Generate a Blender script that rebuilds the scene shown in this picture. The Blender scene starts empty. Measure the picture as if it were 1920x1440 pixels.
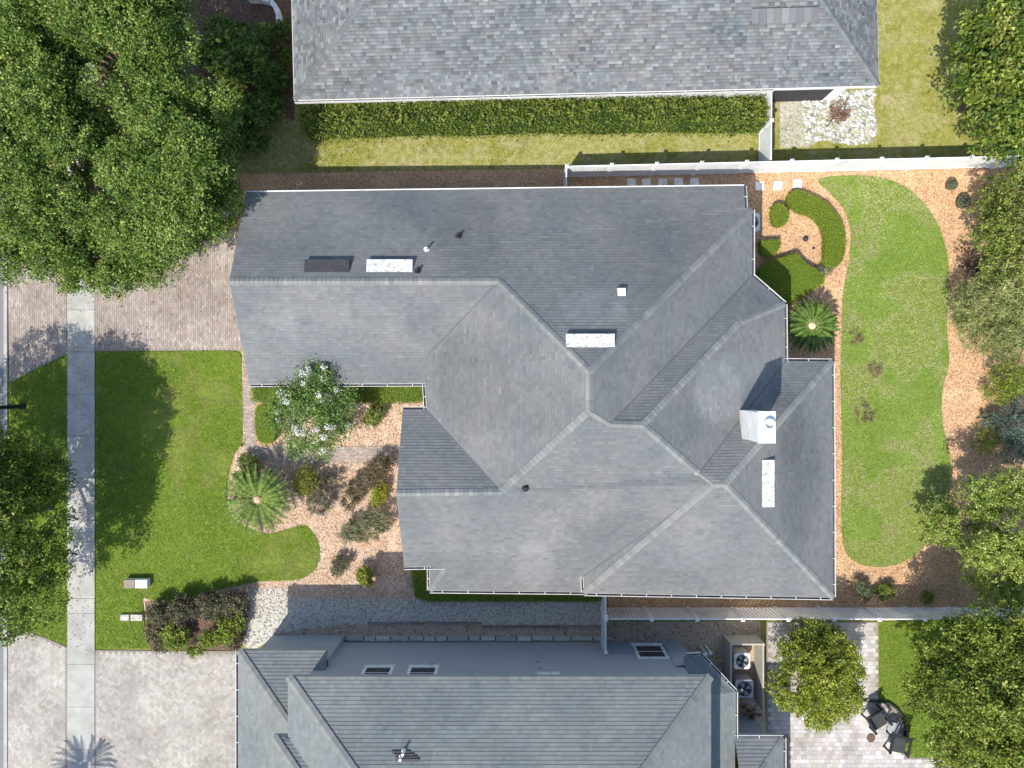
import bpy, bmesh, math, random
import numpy as np
from mathutils import Vector, Matrix
from mathutils.geometry import tessellate_polygon

SC = bpy.context.scene
COL = SC.collection
# ------------------------------------------------------------------ camera, sky, sun, exposure
HC, PPM = 33.3, 40.0                       # drone height, photo pixels per metre on the ground
cam = bpy.data.cameras.new('camera'); cam_o = bpy.data.objects.new('camera', cam); COL.objects.link(cam_o)
cam_o.location = (0, 0, HC); cam_o.rotation_euler = (0, 0, 0)
cam.sensor_width = 36.0; cam.lens = 36.0 * PPM * HC / 1920.0
cam.clip_start = 0.5; cam.clip_end = 2000
SC.camera = cam_o
SHX, SHY = 0.45, 0.65                      # shadow shift per metre of height (right, up)
L_ = math.hypot(SHX, SHY); ELEV = math.atan2(1, L_)
sdir = Vector((-SHX, -SHY, 1)).normalized()
world = bpy.data.worlds.new('World'); SC.world = world; world.use_nodes = True
wn = world.node_tree; bgn = wn.nodes['Background']
sky = wn.nodes.new('ShaderNodeTexSky'); sky.sky_type = 'NISHITA'; sky.sun_disc = False
sky.sun_elevation = ELEV; sky.sun_rotation = math.atan2(-SHX, -SHY)
wn.links.new(sky.outputs[0], bgn.inputs[0]); bgn.inputs[1].default_value = 0.15
sun = bpy.data.lights.new('sun', 'SUN'); sun.energy = 3.8; sun.angle = math.radians(0.5); sun.color = (1, 0.95, 0.86)
sun_o = bpy.data.objects.new('sun', sun); COL.objects.link(sun_o)
sun_o.rotation_euler = sdir.to_track_quat('Z', 'Y').to_euler(); sun_o.location = (-10, -14, 40)
SC.view_settings.view_transform = 'Standard'; SC.view_settings.look = 'None'
SC.view_settings.exposure = 0.74; SC.view_settings.gamma = 1
SC.cycles.max_bounces = 6; SC.cycles.transparent_max_bounces = 4
SC.cycles.use_denoising = True

RNG = np.random.default_rng(7)
random.seed(5)

# ------------------------------------------------------------------ helpers
def P(px, py, h=0.0):
    k = (1 - h / HC) / PPM
    return Vector(((px - 960) * k, (720 - py) * k, h))
def tag(o, label=None, cat=None, group=None, kind=None):
    if label: o['label'] = label
    if cat: o['category'] = cat
    if group: o['group'] = group
    if kind: o['kind'] = kind
    return o
def link(name, me, mat=None, parent=None):
    o = bpy.data.objects.new(name, me); COL.objects.link(o)
    if mat is not None and me is not None and not me.materials: me.materials.append(mat)
    if parent is not None: o.parent = parent; o.matrix_parent_inverse = parent.matrix_world.inverted()
    return o
def thing(name, label, cat, loc=(0, 0, 0), group=None):
    o = bpy.data.objects.new(name, None); COL.objects.link(o); o.empty_display_size = .2
    o.location = loc; o.matrix_world = Matrix.Translation(Vector(loc))
    return tag(o, label, cat, group)
class MB:
    def __init__(s): s.v = []; s.f = []; s.t = []; s.tinted = False
    def poly(s, pts, tint=None):
        n = len(s.v); s.v += [tuple(p) for p in pts]; s.f.append(tuple(range(n, n + len(pts))))
        if tint is not None: s.tinted = True
        s.t.append(tint or (1, 1, 1)); return s
    def box(s, x0, x1, y0, y1, z0, z1, M=None, tint=None, taper=0):
        c = [(x0, y0, z0), (x1, y0, z0), (x1, y1, z0), (x0, y1, z0), (x0 + taper, y0 + taper, z1), (x1 - taper, y0 + taper, z1), (x1 - taper, y1 - taper, z1), (x0 + taper, y1 - taper, z1)]
        if M is not None: c = [tuple(M @ Vector(p)) for p in c]
        n = len(s.v); s.v += c
        for q in ((3, 2, 1, 0), (4, 5, 6, 7), (0, 1, 5, 4), (1, 2, 6, 5), (2, 3, 7, 6), (3, 0, 4, 7)):
            s.f.append(tuple(n + i for i in q)); s.t.append(tint or (1, 1, 1))
        if tint is not None: s.tinted = True
        return s
    def beam(s, p, q, w, z0, z1, side=0.0, tint=None):
        """box along p->q; width w (offset sideways by side), from z0 to z1 relative to the end heights"""
        p = Vector(p); q = Vector(q); d = (q - p); d.z = 0; d.normalize(); n = Vector((-d.y, d.x, 0))
        a, b = side - w / 2, side + w / 2
        c = [p + n * a, q + n * a, q + n * b, p + n * b]
        k = len(s.v)
        s.v += [(v.x, v.y, v.z + z0) for v in c] + [(v.x, v.y, v.z + z1) for v in c]
        for f in ((3, 2, 1, 0), (4, 5, 6, 7), (0, 1, 5, 4), (1, 2, 6, 5), (2, 3, 7, 6), (3, 0, 4, 7)):
            s.f.append(tuple(k + i for i in f)); s.t.append(tint or (1, 1, 1))
        if tint is not None: s.tinted = True
        return s
    def tube(s, pts, radii, n=8, caps=True):
        rings = []
        for i, p in enumerate(pts):
            p = Vector(p)
            d = (Vector(pts[min(i + 1, len(pts) - 1)]) - Vector(pts[max(i - 1, 0)])).normalized()
            a = d.orthogonal().normalized() if abs(d.z) < .99 else Vector((1, 0, 0)); b = d.cross(a).normalized(); a = b.cross(d)
            k = len(s.v); rings.append(k)
            for j in range(n):
                t = 2 * math.pi * j / n; s.v.append(tuple(p + (a * math.cos(t) + b * math.sin(t)) * radii[i]))
        for r0, r1 in zip(rings, rings[1:]):
            for j in range(n):
                s.f.append((r0 + j, r0 + (j + 1) % n, r1 + (j + 1) % n, r1 + j)); s.t.append((1, 1, 1))
        if caps:
            s.f.append(tuple(reversed(range(rings[0], rings[0] + n)))); s.t.append((1, 1, 1))
            s.f.append(tuple(range(rings[-1], rings[-1] + n))); s.t.append((1, 1, 1))
        return s
    def lathe(s, c, prof, n=20, M=None):
        rings = []
        for r, z in prof:
            k = len(s.v); rings.append(k)
            for j in range(n):
                t = 2 * math.pi * j / n; v = Vector((c[0] + r * math.cos(t), c[1] + r * math.sin(t), c[2] + z))
                s.v.append(tuple(v if M is None else M @ v))
        for r0, r1 in zip(rings, rings[1:]):
            for j in range(n):
                s.f.append((r0 + j, r0 + (j + 1) % n, r1 + (j + 1) % n, r1 + j)); s.t.append((1, 1, 1))
        s.f.append(tuple(range(rings[-1], rings[-1] + n))); s.t.append((1, 1, 1))
        return s
    def mesh(s, name):
        me = bpy.data.meshes.new(name); me.from_pydata(s.v, [], s.f)
        if s.tinted:
            a = me.attributes.new('tint', 'FLOAT_COLOR', 'FACE')
            a.data.foreach_set('color', np.array([(*t, 1) for t in s.t], np.float32).ravel())
        me.update(); return me
    def build(s, name, mat, parent=None): return link(name, s.mesh(name), mat, parent)
def quads(name, V, tint, mat, parent=None):
    """V: (n,4,3) array of quads, tint (n,3)"""
    n = len(V); me = bpy.data.meshes.new(name)
    me.vertices.add(4 * n); me.vertices.foreach_set('co', V.astype(np.float32).ravel())
    me.loops.add(4 * n); me.loops.foreach_set('vertex_index', np.arange(4 * n, dtype=np.int32))
    me.polygons.add(n); me.polygons.foreach_set('loop_start', np.arange(0, 4 * n, 4, dtype=np.int32))
    a = me.attributes.new('tint', 'FLOAT_COLOR', 'FACE')
    a.data.foreach_set('color', np.concatenate([tint, np.ones((n, 1))], 1).astype(np.float32).ravel())
    me.update(calc_edges=True)
    return link(name, me, mat, parent)
def inside(x, y, poly):
    x = np.asarray(x); y = np.asarray(y); r = np.zeros(x.shape, bool); n = len(poly)
    for i in range(n):
        x0, y0 = poly[i][:2]; x1, y1 = poly[(i + 1) % n][:2]
        if y0 == y1: continue
        r ^= ((y0 > y) != (y1 > y)) & (x < (x1 - x0) * (y - y0) / (y1 - y0) + x0)
    return r
def noise2(x, y, f, seed=0):
    """smooth value noise 0..1"""
    x = np.asarray(x) * f + seed * 17.3; y = np.asarray(y) * f + seed * 9.1
    xi = np.floor(x); yi = np.floor(y); u = x - xi; v = y - yi; u = u * u * (3 - 2 * u); v = v * v * (3 - 2 * v)
    def h(a, b):
        t = np.sin(a * 127.1 + b * 311.7 + seed * 3.7) * 43758.5453; return t - np.floor(t)
    return (h(xi, yi) * (1 - u) + h(xi + 1, yi) * u) * (1 - v) + (h(xi, yi + 1) * (1 - u) + h(xi + 1, yi + 1) * u) * v
def spline(pts, k=6):
    """closed Catmull-Rom through photo points"""
    n = len(pts); out = []
    for i in range(n):
        p0, p1, p2, p3 = (np.array(pts[(i + j - 1) % n], float) for j in range(4))
        for t in np.linspace(0, 1, k, endpoint=False):
            out.append(tuple(.5 * (2 * p1 + (p2 - p0) * t + (2 * p0 - 5 * p1 + 4 * p2 - p3) * t * t + (3 * p1 - p0 - 3 * p2 + p3) * t ** 3)))
    return out
def gpoly(pix, curve=False, h=0):
    pts = [P(x, y, h) for x, y in (spline(pix) if curve else pix)]
    a = sum(p.x * q.y - q.x * p.y for p, q in zip(pts, pts[1:] + pts[:1]))
    return pts if a > 0 else pts[::-1]
def sheet(name, poly, z, mat, skirt=.06, parent=None, kind='structure'):
    m = MB(); pts = [Vector((p[0], p[1], z)) for p in poly]
    for t in tessellate_polygon([pts]):
        a, b, c = (pts[i] for i in t)
        if (b - a).cross(c - a).z < 0: a, b = b, a
        m.poly([a, b, c])
    for p, q in zip(pts, pts[1:] + pts[:1]):
        m.poly([(p.x, p.y, z - skirt), (q.x, q.y, z - skirt), tuple(q), tuple(p)])
    o = m.build(name, mat, parent)
    if kind and parent is None: o['kind'] = kind
    return o

# ------------------------------------------------------------------ materials
def lerp(a, b, t): return tuple(x + (y - x) * t for x, y in zip(a, b))
def M_(name, ramp, scale=3.0, detail=6, rough=.85, bump=0.0, bscale=30, tint=False, spec=.3, coords='Object', stretch=(1, 1, 1), second=None, trans=0.0, metal=0.0):
    """procedural material: noise through a colour ramp, optional second noise layer, optional per-piece tint, bump"""
    m = bpy.data.materials.new(name); m.use_nodes = True; nt = m.node_tree; N = nt.nodes; Lk = nt.links
    b = N['Principled BSDF']; b.inputs['Roughness'].default_value = rough; b.inputs['Specular IOR Level'].default_value = spec
    b.inputs['Metallic'].default_value = metal
    g = N.new('ShaderNodeNewGeometry')
    mp = N.new('ShaderNodeMapping'); mp.inputs['Scale'].default_value = stretch; Lk.new(g.outputs['Position'], mp.inputs[0])
    def noise(sc, de):
        n = N.new('ShaderNodeTexNoise'); n.inputs['Scale'].default_value = sc; n.inputs['Detail'].default_value = de; n.inputs['Roughness'].default_value = .6
        Lk.new(mp.outputs[0], n.inputs['Vector']); return n
    n1 = noise(scale, detail); cr = N.new('ShaderNodeValToRGB'); Lk.new(n1.outputs['Fac'], cr.inputs[0])
    el = cr.color_ramp.elements
    while len(el) < len(ramp): el.new(.5)
    for i, c in enumerate(ramp):
        el[i].position = .3 + .4 * i / max(1, len(ramp) - 1); el[i].color = (*c, 1)
    out = cr.outputs[0]
    def mix(mode, fac, a, c):
        x = N.new('ShaderNodeMix'); x.data_type = 'RGBA'; x.blend_type = mode
        if isinstance(fac, float): x.inputs[0].default_value = fac
        else: Lk.new(fac, x.inputs[0])
        for s, v in ((x.inputs[6], a), (x.inputs[7], c)):
            if isinstance(v, tuple): s.default_value = (*v, 1)
            else: Lk.new(v, s)
        return x.outputs[2]
    if second:                                  # (colour, scale, lo, hi, amount)
        c2, s2, lo, hi, am = second
        n2 = noise(s2, 4); mr = N.new('ShaderNodeMapRange'); mr.inputs[1].default_value = lo; mr.inputs[2].default_value = hi; mr.inputs[4].default_value = am
        Lk.new(n2.outputs['Fac'], mr.inputs[0]); out = mix('MIX', mr.outputs[0], out, c2)
    if tint:
        at = N.new('ShaderNodeAttribute'); at.attribute_name = 'tint'; out = mix('MULTIPLY', 1.0, out, at.outputs['Color'])
    Lk.new(out, b.inputs['Base Color'])
    if bump:
        n3 = noise(bscale, 4); bp = N.new('ShaderNodeBump'); bp.inputs['Strength'].default_value = bump; bp.inputs['Distance'].default_value = .02
        Lk.new(n3.outputs['Fac'], bp.inputs['Height']); Lk.new(bp.outputs[0], b.inputs['Normal'])
    if trans:
        tr = N.new('ShaderNodeBsdfTranslucent'); Lk.new(out, tr.inputs[0]); ms = N.new('ShaderNodeMixShader'); ms.inputs[0].default_value = trans
        Lk.new(b.outputs[0], ms.inputs[1]); Lk.new(tr.outputs[0], ms.inputs[2]); Lk.new(ms.outputs[0], N['Material Output'].inputs[0])
    return m
W1 = (1, 1, 1); W0 = (.82, .82, .82)
MAT = dict(
    leaf=M_('leaf', [W0, W1], 6, 2, .5, tint=True, spec=.35, trans=.36),
    grass=M_('grass_blade', [W0, W1], 2, 2, .6, tint=True, spec=.25, trans=.2),
    turf=M_('turf', [(.08, .125, .010), (.13, .185, .018), (.18, .225, .035)], 5, 9, .9, .5, 60, second=((.19, .16, .06), 1.1, .58, .75, .7)),
    dryturf=M_('dry_turf', [(.15, .17, .025), (.25, .24, .06), (.36, .31, .15)], 4, 10, .9, .5, 60, second=((.40, .34, .22), 1.4, .55, .75, .7)),
    mulch=M_('mulch', [(.26, .14, .07), (.48, .29, .16), (.62, .42, .26)], 9, 12, .95, .8, 45, second=((.68, .46, .27), 1.0, .48, .70, .65)),
    palemulch=M_('pale_mulch', [(.26, .16, .10), (.46, .31, .20), (.60, .44, .32)], 9, 12, .95, .8, 45, second=((.62, .49, .39), 1.2, .46, .68, .75)),
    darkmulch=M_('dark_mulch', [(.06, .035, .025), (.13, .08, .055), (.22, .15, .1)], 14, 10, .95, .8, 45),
    chip=M_('chip', [W0, W1], 5, 2, .95, tint=True),
    soil=M_('soil', [(.10, .08, .05), (.17, .14, .09)], 3, 8, .95, .4),
    concrete=M_('concrete', [(.29, .28, .255), (.37, .36, .335), (.43, .42, .39)], 1.3, 9, .9, .25, 80, second=((.30, .30, .29), 5, .6, .8, .5), tint=True),
    asphalt=M_('asphalt', [(.16, .16, .165), (.22, .22, .22)], 12, 8, .95, .4, 90),
    paver=M_('paver', [(.72, .71, .70), (.9, .9, .9), (1.0, .99, .98)], 1.1, 10, .9, .3, 90, tint=True, second=((.7, .68, .65), 2.3, .56, .74, .5)),
    sand=M_('joint_sand', [(.20, .17, .14), (.29, .25, .21)], 20, 6, .95),
    shingle=M_('shingle', [(.70, .75, .78), (.90, .92, .92), (1.14, 1.11, 1.06)], .45, 5, .92, .25, 70, tint=True, second=((.70, .74, .77), .9, .50, .72, .75), spec=.25),
    deck=M_('roof_deck', [(.10, .10, .105), (.14, .14, .145)], 3, 4, .95),
    white=M_('white_paint', [(.58, .57, .55), (.70, .70, .69), (.76, .76, .75)], 2, 9, .55, spec=.4),
    whitedirty=M_('weathered_white', [(.50, .49, .46), (.74, .73, .70), (.80, .79, .77)], 6, 8, .7),
    trim=M_('cream_trim', [(.44, .43, .40), (.56, .55, .52), (.64, .63, .60)], 1.6, 9, .6, spec=.3),
    stained=M_('stained_white_metal', [(.20, .20, .195), (.54, .54, .53), (.66, .66, .65)], 7, 10, .6),
    frond=M_('frond_leaf', [W0, W1], 6, 2, .65, tint=True, spec=.15, trans=.2),
    vinyl=M_('white_vinyl', [(.56, .57, .56), (.70, .71, .72), (.76, .77, .78)], 1.5, 9, .45, spec=.4),
    siding=M_('blue_grey_siding', [(.33, .36, .40), (.37, .40, .44)], 2, 6, .7, .35, 5.5, stretch=(.02, .02, 1), spec=.3),
    stucco=M_('stucco', [(.66, .65, .61), (.74, .73, .70)], 3, 6, .9, .4, 60),
    cream=M_('cream_wall', [(.36, .34, .29), (.44, .42, .36)], 4, 6, .9, .3, 60),
    glass=M_('dark_glass', [(.02, .025, .03), (.035, .04, .045)], 1, 2, .08, spec=.6),
    dark=M_('black_metal', [(.012, .012, .014), (.025, .025, .027)], 8, 4, .5),
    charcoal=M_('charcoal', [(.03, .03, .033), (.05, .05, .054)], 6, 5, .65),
    greymetal=M_('grey_metal', [(.30, .32, .33), (.42, .44, .45)], 4, 5, .45, metal=.2),
    bark=M_('bark', [(.07, .055, .042), (.14, .115, .09)], 9, 8, .95, .7, 40),
    stone=M_('stone', [(.75, .75, .75), W1], 9, 6, .9, .4, 60, tint=True),
    gravel=M_('white_gravel', [(.26, .24, .20), (.44, .42, .37), (.56, .54, .49)], 7, 8, .95, .8, 60),
    brown_gravel=M_('brown_gravel', [(.20, .15, .10), (.40, .31, .22), (.58, .49, .38)], 24, 8, .95, .8, 60),
    plug=M_('palm_heart', [(.48, .30, .17), (.66, .46, .28)], 12, 6, .9, .5, 60),
    pale=M_('pale_palm_heart', [(.62, .50, .26), (.75, .63, .38)], 12, 6, .9, .5, 60),
    glaze=M_('mossy_ceramic', [(.05, .06, .03), (.12, .13, .06)], 8, 6, .7),
)

# ------------------------------------------------------------------ ground, road, pavements
sheet('ground', [(-300, -300), (300, -300), (300, 300), (-300, 300)], -.03, MAT['dryturf'])
RX = P(8, 0).x
sheet('road', [(-34, -300), (RX, -300), (RX, 300), (-34, 300)], -.02, MAT['asphalt'], .005)
kb = MB().box(RX, RX + .16, -60, 60, -.12, .045)
tag(kb.build('kerb', MAT['concrete']), kind='structure')
bpy.data.objects['kerb'].data.attributes.new('tint', 'FLOAT_COLOR', 'FACE').data.foreach_set('color', np.ones(6 * 4, np.float32))

def grow(name, poly, density, pal, dry, z, hgt=.06, seed=1, hole=None, label=None):
    """grass blades standing in a lawn polygon; pal = (dark, light), dry = (colour, threshold, scale)"""
    r = np.random.default_rng(seed); A = np.array([p[:2] for p in poly]); lo = A.min(0); hi = A.max(0)
    lo = np.maximum(lo, (-24.5, -18.6)); hi = np.minimum(hi, (24.5, 18.6))
    n = int(np.prod(hi - lo) * density); x = r.uniform(lo[0], hi[0], n); y = r.uniform(lo[1], hi[1], n)
    k = inside(x, y, poly)
    for q in hole or []: k &= ~inside(x, y, q)
    nz = noise2(x, y, dry[2], seed) * .6 + noise2(x, y, dry[2] * 2.7, seed + 3) * .4
    k &= ~((nz > dry[1] + .12) & (r.random(n) < .55))
    x, y, nz = x[k], y[k], nz[k]; n = len(x)
    x = x + r.normal(0, .035, n); y = y + r.normal(0, .035, n)
    a = r.uniform(0, 2 * np.pi, n); ln = r.uniform(.5, 1.2, n) * hgt; til = r.uniform(.5, 1.3, n)
    d = np.stack([np.cos(a) * np.sin(til), np.sin(a) * np.sin(til), np.cos(til)], 1) * ln[:, None]
    w = np.stack([-np.sin(a), np.cos(a), np.zeros(n)], 1) * r.uniform(.007, .014, n)[:, None]
    B = np.stack([x, y, np.full(n, z)], 1)
    V = np.stack([B - w, B + w, B + w * .5 + d, B - w * .5 + d], 1)
    t = np.clip(r.normal(.5, .25, n) + (noise2(x, y, .5, seed + 9) - .5) * .9 + (noise2(x, y, 1.9, seed + 5) - .5) * .6, 0, 1)[:, None]
    c = np.array(pal[0]) * (1 - t) + np.array(pal[1]) * t
    dr = np.clip((nz - dry[1]) / .12, 0, 1)[:, None] * r.uniform(.4, 1, (n, 1))
    c = c * (1 - dr) + np.array(dry[0]) * dr
    return tag(quads(name, V, c, MAT['grass']), label, 'grass', kind='stuff')
def strew(name, poly, density, pal, z, size=(.03, .08), seed=1, label=None, cat='mulch', hole=None):
    """flat bark chips lying on a bed"""
    r = np.random.default_rng(seed); A = np.array([p[:2] for p in poly]); lo = np.maximum(A.min(0), (-24.5, -18.6)); hi = np.minimum(A.max(0), (24.5, 18.6))
    n = int(np.prod(hi - lo) * density); x = r.uniform(lo[0], hi[0], n); y = r.uniform(lo[1], hi[1], n)
    k = inside(x, y, poly)
    for q in hole or []: k &= ~inside(x, y, q)
    x, y = x[k], y[k]; n = len(x)
    a = r.uniform(0, 2 * np.pi, n); u = np.stack([np.cos(a), np.sin(a), r.normal(0, .25, n)], 1) * r.uniform(*size, n)[:, None] * .5
    w = np.stack([-np.sin(a), np.cos(a), r.normal(0, .35, n)], 1) * r.uniform(.008, .018, n)[:, None]
    B = np.stack([x, y, z + r.uniform(.006, .03, n)], 1)
    pal = np.array(pal); i = r.integers(0, len(pal), n); c = pal[i] * r.uniform(.75, 1.2, (n, 1))
    return tag(quads(name, np.stack([B - u - w, B + u - w, B + u + w, B - u + w], 1), c, MAT['chip']), label, cat, kind='stuff')
def rocks(name, poly, n, size, pal, z, seed, label, hole=None, parent=None, flat=.6):
    """loose stones: low, lumpy octahedra-like pebbles joined into one"""
    r = np.random.default_rng(seed); A = np.array([p[:2] for p in poly]); lo = A.min(0); hi = A.max(0); m = MB(); c = 0
    base = [(0, 0, 1), (1, 0, .1), (.31, .95, 0), (-.81, .59, .1), (-.81, -.59, 0), (.31, -.95, .1), (0, 0, -.6)]
    fs = [(0, 1, 2), (0, 2, 3), (0, 3, 4), (0, 4, 5), (0, 5, 1), (6, 2, 1), (6, 3, 2), (6, 4, 3), (6, 5, 4), (6, 1, 5)]
    while c < n:
        x, y = r.uniform(lo, hi)
        if not inside([x], [y], poly)[0] or any(inside([x], [y], q)[0] for q in hole or []): c += .2; continue
        s = r.uniform(*size); a = r.uniform(0, 6.28); k = len(m.v); ca, sa = math.cos(a), math.sin(a)
        for bx, by, bz in base:
            j = r.uniform(.75, 1.2); bx, by = bx * j * s, by * j * s * .75
            m.v.append((x + ca * bx - sa * by, y + sa * bx + ca * by, z + max(bz, -.3) * s * flat + s * .15))
        t = tuple(np.array(pal[r.integers(len(pal))]) * r.uniform(.8, 1.15))
        for f in fs: m.f.append(tuple(k + i for i in f)); m.t.append(t)
        c += 1
    m.tinted = True
    o = m.build(name, MAT['stone'], parent); o['kind'] = 'stuff'
    if parent is None: tag(o, label, 'gravel')
    return o

GR = ((.115, .20, .014), (.25, .345, .036))
# --- mulch grounds (own property), then lawns on top
mulch_front = gpoly([(268, 1122), (400, 1112), (440, 850), (455, 660), (800, 660), (1000, 800), (1000, 1135), (540, 1135), (470, 1165), (275, 1165)])
sheet('mulch_bed', mulch_front, .0, MAT['palemulch'])
mulch_back = gpoly([(1380, 318), (1940, 304), (1980, 1160), (1140, 1150), (1140, 1090), (1380, 1000)])
sheet('mulch_bed', mulch_back, .0, MAT['mulch'])
mulch_side = gpoly([(430, 324), (1060, 316), (1062, 332), (1400, 322), (1400, 480), (430, 480)])
sheet('mulch_bed', mulch_side, .001, MAT['mulch'])
CH = [(.66, .42, .215), (.52, .30, .14), (.74, .51, .29), (.42, .235, .11), (.68, .46, .28), (.26, .14, .07), (.78, .58, .37)]
lawn_front_px = [(180, 660), (300, 659), (438, 658), (449, 662), (453, 674), (455, 760), (455, 838)]
lf = lawn_front_px + spline([(455, 838), (440, 852), (428, 885), (425, 930), (440, 966), (466, 990), (502, 1000), (540, 992), (570, 985), (590, 1002), (600, 1032), (592, 1066), (560, 1086), (480, 1091), (400, 1107), (300, 1118), (455, 838)][:-1])[:6 * 15] + [(268, 1119), (268, 1150), (276, 1200), (284, 1216), (180, 1217)]
lawn_front = gpoly(lf)
sheet('lawn', lawn_front, .02, MAT['turf'])
grow('grass', lawn_front, 950, GR, ((.34, .30, .12), .56, .5), .018, seed=11, label='green lawn grass in front of the grey-roofed house')
lawn_back_px = [(1535, 336), (1600, 329), (1655, 334), (1700, 352), (1735, 385), (1760, 425), (1775, 475), (1779, 540), (1775, 610), (1779, 680), (1768, 725), (1765, 780), (1775, 830), (1783, 875), (1780, 925), (1760, 985), (1725, 1032), (1685, 1057), (1640, 1063), (1602, 1052), (1582, 1025), (1577, 950), (1579, 850), (1576, 700), (1578, 610), (1581, 545), (1592, 485), (1594, 430), (1580, 390), (1556, 362)]
lawn_back = gpoly(lawn_back_px, True)
sheet('lawn', lawn_back, .02, MAT['turf'])
grow('grass', lawn_back, 950, ((.22, .34, .06), (.40, .51, .14)), ((.60, .50, .33), .42, .45), .018, seed=12, label='light green curved lawn grass behind the grey-roofed house')
lawn_up = gpoly([(440, 200), (552, 226), (1432, 226), (1432, 322), (1060, 316), (430, 326)])
sheet('lawn', lawn_up, .012, MAT['dryturf'])
grow('grass', lawn_up, 650, ((.18, .22, .02), (.38, .39, .07)), ((.62, .55, .38), .36, .7), .012, seed=13, label='patchy yellow-green grass strip between hedge and white fence')
lawn_ur = gpoly([(1440, 30), (1960, -20), (1960, 302), (1436, 318)])
sheet('lawn', lawn_ur, .012, MAT['dryturf'])
grow('grass', lawn_ur, 650, ((.22, .24, .03), (.42, .40, .09)), ((.55, .49, .32), .52, .7), .012, seed=14, label='yellowing grass beside the mottled shingle roof')
patio = gpoly([(1437, 1166), (1646, 1166), (1647, 1315)] + [(1655, 1316), (1680, 1330), (1694, 1352), (1697, 1380), (1690, 1405), (1700, 1420), (1840, 1422), (1840, 1500), (1475, 1500), (1475, 1380), (1437, 1376)])
lawn_lr = gpoly([(1648, 1166), (1990, 1160), (1990, 1500), (1640, 1500), (1648, 1330)])
sheet('lawn', lawn_lr, .004, MAT['turf'])
grow('grass', lawn_lr, 800, GR, ((.2, .2, .08), .85, .6), .003, seed=15, hole=[patio], label='green grass between pale patio and large right tree')
strip = gpoly([(19, 718), (60, 696), (127, 664), (127, 1212), (90, 1196), (40, 1178), (13, 1174)])
sheet('lawn', strip, .02, MAT['turf'])
grow('grass', strip, 900, GR, ((.2, .2, .08), .8, .6), .018, seed=16, label='shaded grass verge between kerb and concrete sidewalk')
yard_ul = gpoly([(178, -60), (552, -60), (552, 240), (440, 330), (430, 450), (178, 450)])
sheet('mulch_bed', yard_ul, -.004, MAT['darkmulch'])
grow('grass', gpoly([(400, 235), (560, 240), (600, 325), (420, 330)]), 500, GR, ((.2, .2, .08), .6, .6), .0, seed=17, label='shaded grass in front of the tall oak trees')
for i, (pl, hl) in enumerate(((mulch_front, [lawn_front]), (mulch_back, [lawn_back]), (mulch_side, []))):
    strew('bark_chips', pl, (230, 230, 120)[i], [(.64, .46, .33), (.48, .32, .21), (.70, .54, .41), (.38, .25, .17), (.62, .48, .39), (.25, .16, .11), (.74, .61, .5)] if i == 0 else CH, .0, seed=20 + i, hole=hl, label=('tan bark chips in the front planting bed', 'orange bark chips around the back lawn', 'brown bark chips along the north side wall')[i])
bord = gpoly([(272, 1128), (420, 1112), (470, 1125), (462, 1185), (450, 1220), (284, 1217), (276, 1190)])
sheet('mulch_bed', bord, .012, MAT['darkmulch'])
strew('bark_chips', yard_ul, 90, [(.10, .06, .04), (.16, .11, .07), (.07, .05, .03)], .0, seed=29, label='dark leaf litter under the tall oak trees')

# --- sidewalk of separate slabs
x0, x1 = P(127, 0).x, P(178, 0).x; js = [-60, 20, 98, 176, 254, 332, 410, 488, 581, 660, 740, 817, 896, 975, 1052, 1122, 1150, 1245, 1325, 1405, 1490]
sw = sheet('sidewalk', [(x0, -20), (x1, -20), (x1, 20), (x0, 20)], .0, MAT['sand'], .02)
for a, b in zip(js, js[1:]):
    y1, y0 = P(0, a).y, P(0, b).y; t = random.uniform(.9, 1.05)
    if a == 817: t = 1.08
    tt = (t, t, t * random.uniform(.97, 1.0))
    MB().box(x0, x1, y0 + .008, y1 - .008, -.08, .035 + random.uniform(-.003, .003), tint=tt).build('slab', MAT['concrete'], sw)

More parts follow.
